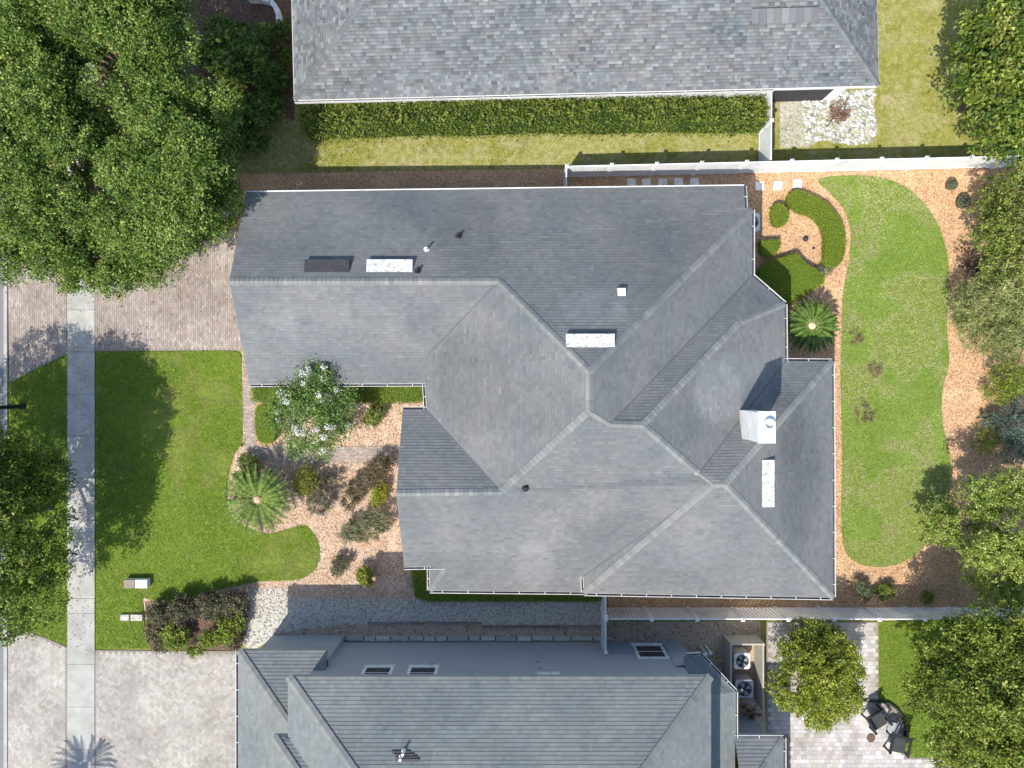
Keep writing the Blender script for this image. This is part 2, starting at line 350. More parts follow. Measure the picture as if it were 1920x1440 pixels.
# --- paver surfaces
def pavers(name, poly, size, pal, z, angle=0, herring=False, bond=.5, keep=0, seed=3, hole=None, jitter=.11):
    base = sheet(name, poly, z - .012, MAT['sand'])
    r = np.random.default_rng(seed); A = np.array([p[:2] for p in poly]); c0 = A.mean(0); R = np.abs(A - c0).max() * 1.5
    lx, ly = size; ca, sa = math.cos(angle), math.sin(angle); rects = []
    if herring:                                       # 2:1 herringbone
        n = int(R / ly) + 2
        for i in range(-n, n):
            for j in range(-n, n):
                if (i - j) % 4 == 0: rects.append((i * ly, j * ly, lx, ly))
                if (i - j) % 4 == 3: rects.append((i * ly, j * ly, ly, lx))
    else:
        for j in range(int(-R / ly), int(R / ly)):
            o = (j % 2) * lx * bond
            for i in range(int(-R / lx), int(R / lx)): rects.append((i * lx + o, j * ly, lx, ly))
    rc = np.array(rects); g = .004
    cs = np.stack([np.stack([rc[:, 0] + g, rc[:, 1] + g], 1), np.stack([rc[:, 0] + rc[:, 2] - g, rc[:, 1] + g], 1), np.stack([rc[:, 0] + rc[:, 2] - g, rc[:, 1] + rc[:, 3] - g], 1), np.stack([rc[:, 0] + g, rc[:, 1] + rc[:, 3] - g], 1)], 1)
    cs = np.stack([cs[..., 0] * ca - cs[..., 1] * sa + c0[0], cs[..., 0] * sa + cs[..., 1] * ca + c0[1]], -1)
    ok = np.all([inside(cs[:, i, 0], cs[:, i, 1], poly) & (np.abs(cs[:, i, 0]) < 25) & (np.abs(cs[:, i, 1]) < 19) for i in range(4)], 0)
    for q in hole or []: ok &= ~np.any([inside(cs[:, i, 0], cs[:, i, 1], q) for i in range(4)], 0)
    cs = cs[ok]; n = len(cs)
    t = np.array(pal)[r.integers(0, len(pal), n)] * r.uniform(1 - jitter, 1 + jitter, (n, 1))
    cx = cs.mean(1); t *= (.86 + .28 * noise2(cx[:, 0], cx[:, 1], .7, seed))[:, None]
    zt = z + r.normal(0, .0022, n)
    if keep:
        order = np.argsort(np.hypot(cx[:, 0], cx[:, 1])); loose, rest = order[:keep], order[keep:]
        meshes = []
        for k in range(8):
            m = MB(); q = cs[loose[k]] - cs[loose[k]].mean(0)
            m.poly([(*p, 0) for p in q], tuple(t[loose[k]]))
            for a, b in ((0, 1), (1, 2), (2, 3), (3, 0)): m.poly([(*q[a], -.02), (*q[b], -.02), (*q[b], 0), (*q[a], 0)], tuple(t[loose[k]]))
            me = m.mesh('paver'); me.materials.append(MAT['paver']); meshes.append(me)
        for i in loose:
            o = link('paver', meshes[int(r.integers(8))], None, base); o.location = (*cx[i], zt[i])
        cs, t, zt = cs[rest], t[rest], zt[rest]
    n = len(cs); T = np.concatenate([cs, np.repeat(zt[:, None, None], 4, 1)], 2); Bm = T.copy(); Bm[..., 2] -= .02
    V = [T] + [np.stack([Bm[:, a], Bm[:, b], T[:, b], T[:, a]], 1) for a, b in ((0, 1), (1, 2), (2, 3), (3, 0))]
    o = quads('paver_bricks', np.concatenate(V), np.concatenate([t] * 5), MAT['paver'], base); o['kind'] = 'stuff'
    return base
PINK = [(.33, .275, .235), (.37, .31, .265), (.30, .245, .21), (.385, .335, .29), (.325, .29, .26), (.35, .275, .23)]
PALE = [(.39, .365, .325), (.42, .39, .35), (.36, .335, .295), (.435, .41, .37), (.38, .34, .30), (.405, .385, .355)]
pavers('driveway', gpoly([(178, 430), (500, 430), (500, 657), (178, 658)]), (.2, .1), PINK, .025, angle=math.pi / 2, seed=4)
pavers('driveway_apron', gpoly([(13, 430), (127, 430), (127, 663), (60, 695), (18, 718)]), (.2, .1), PINK, .02, angle=math.pi / 2, seed=5)
pavers('driveway', gpoly([(178, 1219), (560, 1222), (560, 1520), (178, 1520)]), (.2, .1), PALE, .025, angle=math.pi / 4, herring=True, seed=6)
pavers('driveway_apron', gpoly([(12, 1176), (40, 1180), (90, 1198), (127, 1214), (127, 1520), (12, 1520)]), (.2, .1), PALE, .02, angle=math.pi / 4, herring=True, seed=7)
walk = gpoly([(456, 640), (490, 640), (479, 760), (480, 838), (620, 838), (780, 832), (780, 868), (520, 868), (472, 858), (457, 838)])
pavers('walkway', walk, (.2, .1), PINK, .022, angle=0, seed=8)
PAT = [(.44, .41, .38), (.50, .47, .44), (.40, .36, .33), (.53, .50, .48), (.46, .42, .38), (.43, .41, .40)]
pavers('patio', patio, (.24, .20), PAT, .025, angle=0, keep=300, seed=9, jitter=.12)
rk = 0
for nm, pl, dn, sd, lab in (('fallen_leaves', [(x0, P(0, 1230).y), (x1, P(0, 1230).y), (x1, P(0, 560).y), (x0, P(0, 560).y)], 9, 301, 'fallen leaves scattered on the concrete sidewalk'), ('fallen_leaves', gpoly([(178, 440), (440, 440), (440, 655), (178, 655)]), 3, 302, 'fallen leaves on the tan paver driveway')):
    strew(nm, pl, dn, [(.36, .29, .17), (.44, .38, .25), (.26, .18, .10), (.3, .3, .12)], .045, (.05, .10), seed=sd, label=lab, cat='leaves')
# --- gravel and rock beds
wg = gpoly([(470, 1105), (538, 1101), (545, 1120), (1135, 1128), (1135, 1175), (640, 1172), (520, 1190), (470, 1222), (440, 1190)])
sheet('gravel_bed', wg, .010, MAT['gravel'])
rocks('white_gravel', wg, 1500, (.03, .08), [(.52, .5, .45), (.6, .58, .53), (.46, .44, .39), (.40, .37, .31)], .01, 31, 'white gravel strip between the two houses')
bg_ = gpoly([(520, 1186), (640, 1170), (1135, 1172), (1135, 1165), (1425, 1165), (1437, 1376), (1300, 1376), (1260, 1240), (520, 1240)])
sheet('gravel_bed', bg_, .012, MAT['brown_gravel'])
rocks('brown_gravel', bg_, 1900, (.03, .075), [(.38, .29, .2), (.52, .43, .32), (.24, .18, .13), (.60, .53, .43), (.44, .31, .2)], .012, 32, 'brown river stones beside the lower house wall')
wr = gpoly([(1462, 184), (1640, 166), (1638, 200), (1645, 245), (1632, 268), (1590, 272), (1540, 262), (1515, 276), (1462, 278)])
sheet('gravel_bed', wr, .018, MAT['gravel'])
rocks('white_rocks', gpoly([(1505, 190), (1640, 166), (1638, 200), (1645, 245), (1632, 268), (1590, 272), (1540, 262), (1510, 268)]), 700, (.06, .13), [(.72, .72, .70), (.60, .60, .57), (.78, .78, .76), (.46, .45, .41), (.30, .29, .25), (.40, .42, .26)], .02, 33, 'bright white landscaping rocks below the mottled shingle roof')

# ------------------------------------------------------------------ roofs
def clip_rect(poly, t0, t1, s0, s1):
    """part of a polygon (t, s pairs) inside a rectangle"""
    for ax, lim, sg in ((0, t0, 1), (0, t1, -1), (1, s0, 1), (1, s1, -1)):
        out = []
        for p, q in zip(poly, poly[1:] + poly[:1]):
            a = (p[ax] - lim) * sg; b = (q[ax] - lim) * sg
            if a >= 0: out.append(p)
            if (a < 0) != (b < 0):
                k = a / (a - b); out.append((p[0] + (q[0] - p[0]) * k, p[1] + (q[1] - p[1]) * k))
        poly = out
        if len(poly) < 3: return []
    return poly
class Face:
    def __init__(s, pts):
        s.p = [Vector(p) for p in pts]; s.tri = [tuple(s.p[i] for i in t) for t in tessellate_polygon([s.p])]
    def z(s, xy):
        xy = np.asarray(xy, float); best = np.full(len(xy), -9.); out = np.zeros(len(xy))
        for a, b, c in s.tri:
            d = (b.y - c.y) * (a.x - c.x) + (c.x - b.x) * (a.y - c.y)
            if abs(d) < 1e-7: continue
            u = ((b.y - c.y) * (xy[:, 0] - c.x) + (c.x - b.x) * (xy[:, 1] - c.y)) / d
            v = ((c.y - a.y) * (xy[:, 0] - c.x) + (a.x - c.x) * (xy[:, 1] - c.y)) / d; w = 1 - u - v
            m = np.minimum(np.minimum(u, v), w); k = m > best
            best[k] = m[k]; out[k] = (u * a.z + v * b.z + w * c.z)[k]
        return out
def deck(faces, name, parent):
    m = MB()
    for f in faces:
        for a, b, c in f.tri:
            if (b - a).cross(c - a).z < 0: a, b = b, a
            m.poly([a - Vector((0, 0, .03)), b - Vector((0, 0, .03)), c - Vector((0, 0, .03))])
    return m.build(name, MAT['deck'], parent)
def tabs(face, down, pal, r, widths=(.2, .26, .33, .4), e=.128, jit=.1, contrast=1.0):
    """rows of overlapping shingle tabs on one roof face: list of (corner list, tint, full?)"""
    d = np.array(down, float); d /= np.hypot(*d); tv = np.array((-d[1], d[0]))
    P2 = np.array([(p.x, p.y) for p in face.p]); ts = [(float(p @ tv), float(p @ d)) for p in P2]
    smin, smax = min(s for _, s in ts), max(s for _, s in ts); tmin, tmax = min(t for t, _ in ts), max(t for t, _ in ts)
    rows = []; s1 = smax
    while s1 > smin:
        t = tmin - r.uniform(0, .4); rowt = 1 + r.normal(0, .008)
        while t < tmax:
            w = widths[int(r.integers(len(widths)))]; rows.append((t, t + w, s1 - e, s1, rowt)); t += w
        s1 -= e
    R = np.array(rows)
    ins = [inside(R[:, a] - 0, R[:, b], ts) for a, b in ((0, 2), (1, 2), (1, 3), (0, 3))]
    cnt = np.sum(ins, 0); full = []; part = []
    for i in np.nonzero(cnt > 0)[0]:
        t0, t1, s0, s1_, rt = rows[i]
        tint = tuple(np.array(pal[int(r.integers(len(pal)))]) * rt * (1 + r.normal(0, jit)))
        if cnt[i] == 4: full.append(((t0 + .0008, t1 - .0008, s0 - .01, s1_), tint))
        else:
            c = clip_rect(ts, t0, t1, s0, s1_)
            if len(c) >= 3: part.append((c, s0, tint))
    return d, tv, full, part
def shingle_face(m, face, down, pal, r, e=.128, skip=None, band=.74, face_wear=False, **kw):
    d, tv, full, part = tabs(face, down, pal, r, e=e, **kw)
    xy = lambda t, s: tuple(tv * t + d * s)
    C = np.array([[xy(a[0], a[2]), xy(a[1], a[2]), xy(a[1], a[3]), xy(a[0], a[3])] for a, _ in full]).reshape(-1, 4, 2)
    Z = face.z(C.reshape(-1, 2)).reshape(-1, 4)
    off = np.array([.002, .002, .016, .016])
    loose = []
    for c, z, (_, t) in zip(C, Z, full):
        if face_wear: k_ = wear(*c.mean(0)); t = tuple(x * k_ for x in t)
        q = [(c[i][0], c[i][1], z[i] + off[i]) for i in range(4)]
        if skip and len(loose) < skip and skip_test(c): loose.append((q, t)); continue
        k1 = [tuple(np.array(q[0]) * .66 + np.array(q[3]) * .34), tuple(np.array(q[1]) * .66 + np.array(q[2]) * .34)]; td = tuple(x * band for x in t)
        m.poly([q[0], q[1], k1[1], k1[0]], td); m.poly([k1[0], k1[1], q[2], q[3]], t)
        m.poly([q[3], q[2], (*c[2], z[2] - .01), (*c[3], z[3] - .01)], t)
    for c, s0, t in part:
        pts = [xy(a, b) for a, b in c]; z = face.z(pts)
        if face_wear: k_ = wear(*pts[0]); t = tuple(x * k_ for x in t)
        q = [(p[0], p[1], zz + .002 + .014 * (cc[1] - s0) / e) for p, zz, cc in zip(pts, z, c)]
        m.poly(q, t)
    return loose
PATCH = [(1345, 735, 4.6, 38, 42, 1.30), (1385, 690, 4.0, 40, 25, 1.16), (1110, 575, 5.6, 45, 26, 1.20), (560, 400, 3.7, 90, 40, 1.13), (700, 440, 4, 70, 30, 1.10), (880, 440, 4, 50, 60, .88), (1250, 470, 4.4, 90, 70, .90), (1500, 900, 3.8, 40, 90, .86), (880, 720, 4.6, 60, 70, .88), (1010, 760, 6, 50, 40, .92), (900, 1000, 4, 120, 40, 1.07), (1000, 1060, 3.3, 30, 40, 1.15), (1180, 990, 4.4, 90, 25, .92), (1290, 1020, 4, 60, 40, 1.1), (640, 600, 4, 90, 50, 1.08), (1480, 800, 4, 25, 60, .85), (520, 640, 3.6, 40, 60, 1.1)]
PATCH = [(*P(x, y, h).xy, rx / 45., ry / 45., f) for x, y, h, rx, ry, f in PATCH]
def wear(x, y):
    k = 1.0
    for cx, cy, rx, ry, f in PATCH:
        q = ((x - cx) / rx) ** 2 + ((y - cy) / ry) ** 2
        if q < 2.2: k *= 1 + (f - 1) * min(1, 2.2 - q) * (.75 + .5 * float(noise2(x, y, 1.5, 4)))
    return k
skip_test = lambda c: False
def ridge(m, A, B, drop, pal, r, w=.14, step=.19):
    """overlapping cap shingles folded over a ridge or hip"""
    A = Vector(A); B = Vector(B); d = B - A; n = max(1, int(d.length / step)); pn = Vector((-d.y, d.x, 0)).normalized() * w
    for i in range(n):
        p, q = A + d * (i / n), A + d * ((i + 1.12) / n); t = tuple(np.array(pal[int(r.integers(len(pal)))]) * (1 + r.normal(0, .07)))
        z0, z1 = Vector((0, 0, .045)), Vector((0, 0, .028)); dz = Vector((0, 0, drop))
        m.poly([p + z1, q + z0, q + pn + z0 - dz, p + pn + z1 - dz], t); m.poly([p - pn + z1 - dz, q - pn + z0 - dz, q + z0, p + z1], t)
        m.poly([q + z0, q + pn + z0 - dz, q + pn + z1 - dz * 1.6, q - pn + z1 - dz * 1.6, q - pn + z0 - dz], t)
def gutter(name, A, B, parent, mat='trim', side=1, w=.11, hang=True, drop=.0):
    """open trough along an eave, with cross hangers"""
    A = Vector(A) + Vector((0, 0, drop)); B = Vector(B) + Vector((0, 0, drop)); m = MB(); s = side
    m.beam(A, B, .02, -.15, -.03, s * .01); m.beam(A, B, .024, -.148, .0, s * (w + .002))
    d = (B - A); n = int(d.length / 1.05); dn = d.normalized(); k = Vector((-dn.y, dn.x, 0)) * s
    for i in range(n):
        p = A + d * ((i + .5) / n); m.beam(p, p + k * (w + .01), .03, -.02, .006)
    g = m.build(name, MAT[mat], parent); MB().beam(A, B, w - .03, -.15, -.075, s * (w / 2)).build('trough', MAT['charcoal'], g)  # charcoal bottom stands for shade and leaf debris inside the gutter
    return g
def fascia(name, pts, parent, mat='white', h=.2):
    m = MB()
    for p, q in pts: m.beam(p, q, .03, -h, -.032, -.016)
    return m.build(name, MAT[mat], parent)
def wall_prism(name, poly, z0, z1, mat, parent, extra=()):
    m = MB()
    for p, q in zip(poly, poly[1:] + poly[:1]): m.poly([(p[0], p[1], z0), (q[0], q[1], z0), (q[0], q[1], z1), (p[0], p[1], z1)])
    for e in extra: m.poly(e)
    return m.build(name, MAT[mat], parent)

# ---- main house: roof corners as (photo x, photo y, height)
RV = dict(a0=(462, 360, 3.02), a1=(1395, 348, 2.70), a2=(1397, 389, 3.23), a3=(1410, 393, 3.25), a4=(1105, 697, 6.76), a5=(935, 527, 4.99), a6=(430, 527, 5.05),
          b0=(468, 720, 3.15), b1=(797, 719, 3.21), b2=(800, 668, 3.52), w0=(800, 768, 3.34), w2=(940, 922, 4.96), w3=(1105, 770, 6.74), n0=(755, 768, 3.31), n1=(743, 925, 4.9),
          s0=(758, 1063, 3.16), s1=(834, 1062, 3.19), s5=(806, 1063, 3.17), s2=(806, 1107, 2.57), s3=(1094, 1110, 2.63), s4=(1094, 1080, 3.02), e0=(1410, 517, 3.25), p=(1145, 795, 6.42), q=(1205, 797, 6.45),
          t0=(1385, 606, 4.31), t1=(1471, 570, 3.15), e2=(1472, 677, 3.15), r0=(1310, 888, 5.35), r1=(1338, 908, 5.38), r2=(1360, 908, 5.43), c1=(1560, 678, 3.1), c2=(1562, 1120, 2.82), c3=(1095, 1112, 3.03))
V = {k: P(*v) for k, v in RV.items()}
RF = [('a0 a1 a2 a3 a4 a5 a6', (0, 1)), ('a6 a5 b2 b1 b0', (0, -1)), ('a5 a4 w3 w2 w0 b1 b2', (-1, 0)), ('n0 w0 w2 n1', (0, 1)), ('n1 w2 w3 p q r0 r1 s4 s3 s2 s1 s0', (0, -1)),
      ('a3 e0 p w3 a4', (1, 0)), ('e0 t0 q p', (0, 1)), ('e0 t1 t0', (.66, .75)), ('t0 t1 e2 r0 q', (1, 0)), ('e2 c1 r2 r1 r0', (0, 1)), ('c1 c2 r2', (1, 0)), ('c2 c3 r1 r2', (0, -1)), ('c3 s4 r1', (-1, 0)), ('s5 s1 s2', (-1, 0))]
FS = [Face([V[k] for k in f.split()]) for f, _ in RF]
rr = np.random.default_rng(41)
SG = [(.166, .170, .172), (.173, .175, .175), (.160, .165, .169), (.172, .172, .169)]
CAP = [(.210, .214, .208), (.222, .224, .216), (.198, .203, .20), (.216, .217, .207)]
house = thing('house', 'large grey-shingled house with many hips and valleys in the middle', 'house', (0, 0, 0))
roof = deck(FS, 'roof', house)
m = MB()
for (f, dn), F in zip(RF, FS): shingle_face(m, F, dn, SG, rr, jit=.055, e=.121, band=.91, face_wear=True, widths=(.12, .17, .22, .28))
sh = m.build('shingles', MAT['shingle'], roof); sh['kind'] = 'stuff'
for k in 'a6-a5 n1-w2 p-q r1-r2 a4-w3 a5-a4 a3-a4 w2-w3 w3-p q-r0 r0-r1 q-t0 t0-t1 e0-t0 r2-c1 r2-c2 r1-c3 s1-s2'.split('  ' if False else ' '):
    A, B = (V[j] for j in k.split('-')); m = MB(); flat = abs(A.z - B.z) < .4
    ridge(m, A, B, .075 if flat else .05, CAP, rr); m.build('ridge_cap', MAT['shingle'], roof)
for a, b in ('e0-p', 'b2-a5', 'w0-w2', 'e2-r0', 's4-r1') if False else [k.split('-') for k in 'e0-p b2-a5 w0-w2 e2-r0 s4-r1'.split()]:
    m = MB(); A, B = V[a], V[b]; m.beam(A, B, .10, -.02, .024, tint=(.125, .128, .133)); m.build('valley_flashing', MAT['shingle'], roof)
wallp = [(-10.95, -.35 + .7), (-10.95, 7.8), (9.7, 8.1), (9.75, 4.4), (11.15, 3.2), (11.15, .55), (13.2, .55), (13.35, -8.75), (3.45, -8.5), (-3.2, -8.5), (-3.2, -7.4), (-4.3, -7.4), (-4.3, -1.45), (-3.3, -1.45), (-3.3, .35)]
wall_prism('wall', wallp, -.05, 2.75, 'stucco', house,
           [[(-10.95, 7.8, 2.75), (-10.95, .35, 2.75), (-10.95, .35, 3.2), (-10.95, 4.1, 4.95), (-10.95, 7.8, 3.1)], [(-4.3, -1.45, 2.75), (-4.3, -7.4, 2.75), (-4.3, -7.4, 3.25), (-4.3, -4.35, 4.8), (-4.3, -1.45, 3.4)]])
fascia('fascia', [(V[a], V[b]) for a, b in (k.split('-') for k in 'a6-a0 a0-a1 a1-a2 a3-e0 e0-t1 t1-e2 e2-c1 c1-c2 c2-c3 c3-s4 s3-s2 s2-s5 s1-s0 s0-n1 n1-n0 n0-w0 w0-b1 b1-b0 b0-a6'.split())], house)
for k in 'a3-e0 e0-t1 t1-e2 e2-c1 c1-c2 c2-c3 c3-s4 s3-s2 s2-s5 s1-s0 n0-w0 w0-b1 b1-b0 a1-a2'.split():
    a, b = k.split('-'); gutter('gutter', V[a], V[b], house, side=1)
m = MB(); m.beam(V['a0'], V['a1'], .05, -.16, .012, .02); m.build('drip_edge', MAT['white'], house)
# garage door and windows on the walls below the eaves
m = MB().box(-11.0, -10.955, 1.3, 6.2, 0, 2.3); gd = m.build('garage_door', MAT['white'], house)
for y, w in ((2.2, 1.2), (-3.0, 1.4), (-5.8, 1.4)):
    pass
for (x, y, nx, ny, w) in ((13.31, -3, 1, 0, 1.6), (13.33, -6.5, 1, 0, 1.6), (-4.3, -4.6, -1, 0, 1.8), (5, -8.51, 0, -1, 1.5), (9, -8.62, 0, -1, 1.5)):
    t = Vector((-ny, nx, 0)); c = Vector((x, y, 0)); a, b = c - t * w / 2, c + t * w / 2
    fr = MB().beam(a, b, .08, .85, 2.2).build('window', MAT['white'], house); MB().beam(a + t * .08, b - t * .08, .1, .93, 2.12).build('pane', MAT['glass'], fr)
# ---- things on the main roof
PL = dict(N1=(-.007, -.498, 7.013), S1=(.012, .511, 7.178), E3=(-.466, .019, 9.418))
def on(px, py, pl):
    A, B, C = PL[pl]; u, v = (px - 960) / PPM, (720 - py) / PPM; g = A * u + B * v
    z = (C + g) / (1 + g / HC); return P(px, py, z)
def roof_vent(px0, py0, px1, py1, pl, mat, down, parent, lift=.13):
    """off-ridge vent: sheet-metal hood, high on the downhill side, louvred mouth"""
    a = on(px0, (py0 + py1) / 2, pl) if down[0] == 0 else on((px0 + px1) / 2, py0, pl)
    b = on(px1, (py0 + py1) / 2, pl) if down[0] == 0 else on((px0 + px1) / 2, py1, pl)
    c = (a + b) / 2; d = Vector((*down, -.5)).normalized(); t = (b - a).normalized(); n = t.cross(d); n = n if n.z > 0 else -n
    L = (b - a).length / 2; W = .24; q = lambda u, v, h: c + t * u + d * v + n * h
    m = MB()
    m.poly([q(-L, -W, .03), q(L, -W, .03), q(L, W, lift), q(-L, W, lift)]); m.poly([q(-L, -W, .0), q(-L, -W, .03), q(-L, W, lift), q(-L, W, .0)]); m.poly([q(L, -W, .03), q(L, -W, .0), q(L, W, .0), q(L, W, lift)])
    m.poly([q(-L, -W, 0), q(L, -W, 0), q(L, -W, .03), q(-L, -W, .03)])
    m.poly([q(-L, W, lift), q(L, W, lift), q(L, W + .015, lift - .03), q(-L, W + .015, lift - .03)])
    v = m.build('roof_vent', MAT[mat], parent)
    mm = MB()
    mm.poly([q(-L, W - .01, 0), q(-L, W - .01, lift - .01), q(L, W - .01, lift - .01), q(L, W - .01, 0)]); mm.build('vent_mouth', MAT['dark'], v)
    return v
roof_vent(572, 492, 656, 510, 'N1', 'charcoal', (0, 1), house, .2)
roof_vent(688, 492, 774, 510, 'N1', 'stained', (0, 1), house, .2)
roof_vent(1061, 632, 1152, 650, 'N1', 'stained', (0, 1), house, .2)
roof_vent(1427, 862, 1447, 950, 'E3', 'stained', (1, 0), house, .2)
for px, py, pl, mat, r, h in ((800, 468, 'N1', 'white', .05, .35), (860, 444, 'N1', 'dark', .045, .3), (783, 509, 'N1', 'dark', .06, .25), (985, 915, 'S1', 'dark', .06, .2)):
    c = on(px, py, pl); v = MB().lathe(c, [(.13, .0), (.11, .04), (r, .1), (r, h), (r * .8, h)], 12).build('vent_pipe', MAT[mat], house)
    if mat == 'dark': MB().lathe(c, [(.16, .01), (.15, .035), (.05, .04)], 12).build('pipe_boot', MAT['charcoal'], v)
c = on(1165, 548, 'N1'); MB().box(c.x - .17, c.x + .17, c.y - .17, c.y + .17, c.z - .1, c.z + .14, taper=.02).build('box_vent', MAT['white'], house)
# chimney: white box with top pan and round flue collar
ch = MB().box(9.28, 9.88, -2.20, -1.06, 3.6, 6.55).build('chimney', MAT['white'], house)
MB().box(9.25, 9.91, -2.23, -1.03, 6.55, 6.6).build('chimney_cap', MAT['white'], ch)
MB().lathe((9.62, -1.5, 6.6), [(.2, 0), (.2, .2), (.17, .2), (.17, .02)], 20).build('flue', MAT['white'], ch)

# ---- house above (north): mottled shingles, white walls
nh = thing('house', 'mottled grey-shingled house with white wall behind the long hedge', 'house', (0, 14, 0))
EL, ER = P(552, 187, 3.05), P(1647, 161, 3.0)
ex = (ER - EL); ex.z = 0; Lh = ex.length; ex.normalize(); ey = Vector((-ex.y, ex.x, 0)); D = 7.5; sl = .47
q_ = lambda u, v, h: EL + ex * u + ey * v + Vector((0, 0, h))
cs = [q_(0, 0, 0), q_(Lh, 0, 0), q_(Lh, 2 * D, 0), q_(0, 2 * D, 0)]; ri = [q_(D, D, D * sl), q_(Lh - D, D, D * sl)]
NF = [Face([cs[0], cs[1], ri[1], ri[0]]), Face([cs[1], cs[2], ri[1]]), Face([cs[2], cs[3], ri[0], ri[1]]), Face([cs[3], cs[0], ri[0]])]
nroof = deck(NF, 'roof', nh); m = MB()
_M = [(.175, .182, .192), (.15, .153, .16), (.205, .212, .218), (.17, .16, .155), (.235, .243, .25), (.125, .128, .135), (.185, .188, .18), (.15, .17, .175), (.14, .142, .15)]
MOT = [tuple(.168 * .28 + .72 * x for x in c) for c in _M]
sd = np.array((ey.x, ey.y)); exv = np.array((ex.x, ex.y))
skip_test = lambda c: abs(c[:, 0].mean()) < 6
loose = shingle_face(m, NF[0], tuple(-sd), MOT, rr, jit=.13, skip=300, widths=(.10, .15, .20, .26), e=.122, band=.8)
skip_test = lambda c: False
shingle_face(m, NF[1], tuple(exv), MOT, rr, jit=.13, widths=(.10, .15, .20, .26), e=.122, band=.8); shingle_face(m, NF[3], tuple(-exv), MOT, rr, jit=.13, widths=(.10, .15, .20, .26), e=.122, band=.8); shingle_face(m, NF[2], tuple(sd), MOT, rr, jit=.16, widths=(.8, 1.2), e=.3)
o = m.build('shingles', MAT['shingle'], nroof); o['kind'] = 'stuff'
for q, t in loose:
    c = sum((Vector(p) for p in q), Vector()) / 4; mm = MB(); qq = [tuple(Vector(p) - c) for p in q]
    mm.poly(qq[::-1] if (Vector(qq[1]) - Vector(qq[0])).cross(Vector(qq[2]) - Vector(qq[1])).z < 0 else qq, t); mm.poly([qq[3], qq[2], tuple(Vector(qq[2]) - Vector((0, 0, .02))), tuple(Vector(qq[3]) - Vector((0, 0, .02)))], t)
    me = mm.mesh('shingle'); me.materials.append(MAT['shingle']); s_ = link('shingle', me, None, nroof); s_.location = c - nroof.matrix_world.translation; s_.matrix_parent_inverse = Matrix()
for A, B in ((cs[0], ri[0]), (cs[1], ri[1]), (ri[0], ri[1]), (cs[2], ri[1]), (cs[3], ri[0])):
    mm = MB(); ridge(mm, A, B, .05, [MOT[0], MOT[1], MOT[7], MOT[8]], rr, w=.12); mm.build('ridge_cap', MAT['shingle'], nroof)
wp = [q_(.5, .62, 0), q_(Lh - .5, .62, 0), q_(Lh - .5, 2 * D - .5, 0), q_(.5, 2 * D - .5, 0)]
wall_prism('wall', [(p.x, p.y) for p in wp], -.05, 3.0, 'white', nh)
fascia('fascia', [(cs[i], cs[(i + 1) % 4]) for i in range(4)], nh)
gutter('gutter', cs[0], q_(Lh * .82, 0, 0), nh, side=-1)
ps, pe = q_(Lh * .84, .60, 0), q_(Lh * .955, .60, 0)
dr = MB().beam(Vector((ps.x, ps.y, 0)), Vector((pe.x, pe.y, 0)), .04, .02, 2.2).build('sliding_door', MAT['charcoal'], nh)
c = q_(Lh * .845, 3.25, 0); d0 = q_(Lh * .768, 2.5, 2.5 * sl); d1 = q_(Lh * .878, 2.5, 2.5 * sl)
mm = MB()
up = Vector((0, 0, 1)); n_ = (ey * -sl + up).normalized(); dd = (ey * -1 + Vector((0, 0, -sl))).normalized()
for k in range(9):
    a = d0 + (d1 - d0) * (k / 9); b = d0 + (d1 - d0) * ((k + .97) / 9); t = MOT[k % 5]
    mm.poly([a + dd * .3 + n_ * .17, b + dd * .3 + n_ * .17, b - dd * .25 + n_ * .03, a - dd * .25 + n_ * .03], t)
    mm.poly([a + dd * .3 - n_ * .02, b + dd * .3 - n_ * .02, b + dd * .3 + n_ * .17, a + dd * .3 + n_ * .17], (.04, .04, .04))
    mm.poly([a - dd * .25 + n_ * .03, b - dd * .25 + n_ * .03, b - dd * .29 + n_ * .035, a - dd * .29 + n_ * .035], (.05, .05, .05))
mm.build('roof_vent', MAT['shingle'], nh)

# ---- house below (south): two storeys, blue-grey wall
lh = thing('house', 'two-storey house with blue-grey wall and hip roof at the bottom', 'house', (0, -14, 0))
E2 = 5.5
u0, u1 = P(540, 1268, E2), P(1333, 1270, E2); Y2, Y3 = u0.y, -25.0; X2, X3 = u0.x, u1.x; s2 = .5; hw = (X3 - X2) / 2; xm = (X2 + X3) / 2
dv = (Y2 - Y3) / 2
c4 = [Vector((X2, Y2, E2)), Vector((X3, Y2, E2)), Vector((X3, Y3, E2)), Vector((X2, Y3, E2))]
r4 = [Vector((X2 + dv, Y2 - dv, E2 + dv * s2)), Vector((X3 - dv, Y2 - dv, E2 + dv * s2))]
LF = [(Face([c4[1], c4[0], r4[0], r4[1]]), (0, 1)), (Face([c4[0], c4[3], r4[0]]), (-1, 0)), (Face([c4[2], c4[1], r4[1]]), (1, 0)), (Face([c4[3], c4[2], r4[1], r4[0]]), (0, -1))]
LG = [(.190, .203, .201), (.183, .194, .193), (.197, .209, .206), (.194, .199, .194)]
uroof = deck([f for f, _ in LF], 'upper_roof', lh); m = MB()
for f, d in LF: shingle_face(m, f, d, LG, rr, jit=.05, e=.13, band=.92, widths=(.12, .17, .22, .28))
o = m.build('shingles', MAT['shingle'], uroof); o['kind'] = 'stuff'
for A, B in ((c4[0], r4[0]), (c4[1], r4[1])): mm = MB(); ridge(mm, A, B, .05, CAP, rr, w=.17); mm.build('ridge_cap', MAT['shingle'], uroof)
WY = P(0, 1203).y; WX0, WX1 = X2 + .35, X3 - .45
wall_prism('wall', [(WX0, Y3 + .4), (WX1, Y3 + .4), (WX1, WY), (WX0, WY)], -.05, E2 + .12, 'siding', lh)
fascia('fascia', [(c4[0], c4[1]), (c4[3], c4[0]), (c4[1], c4[2])], lh, 'greymetal')
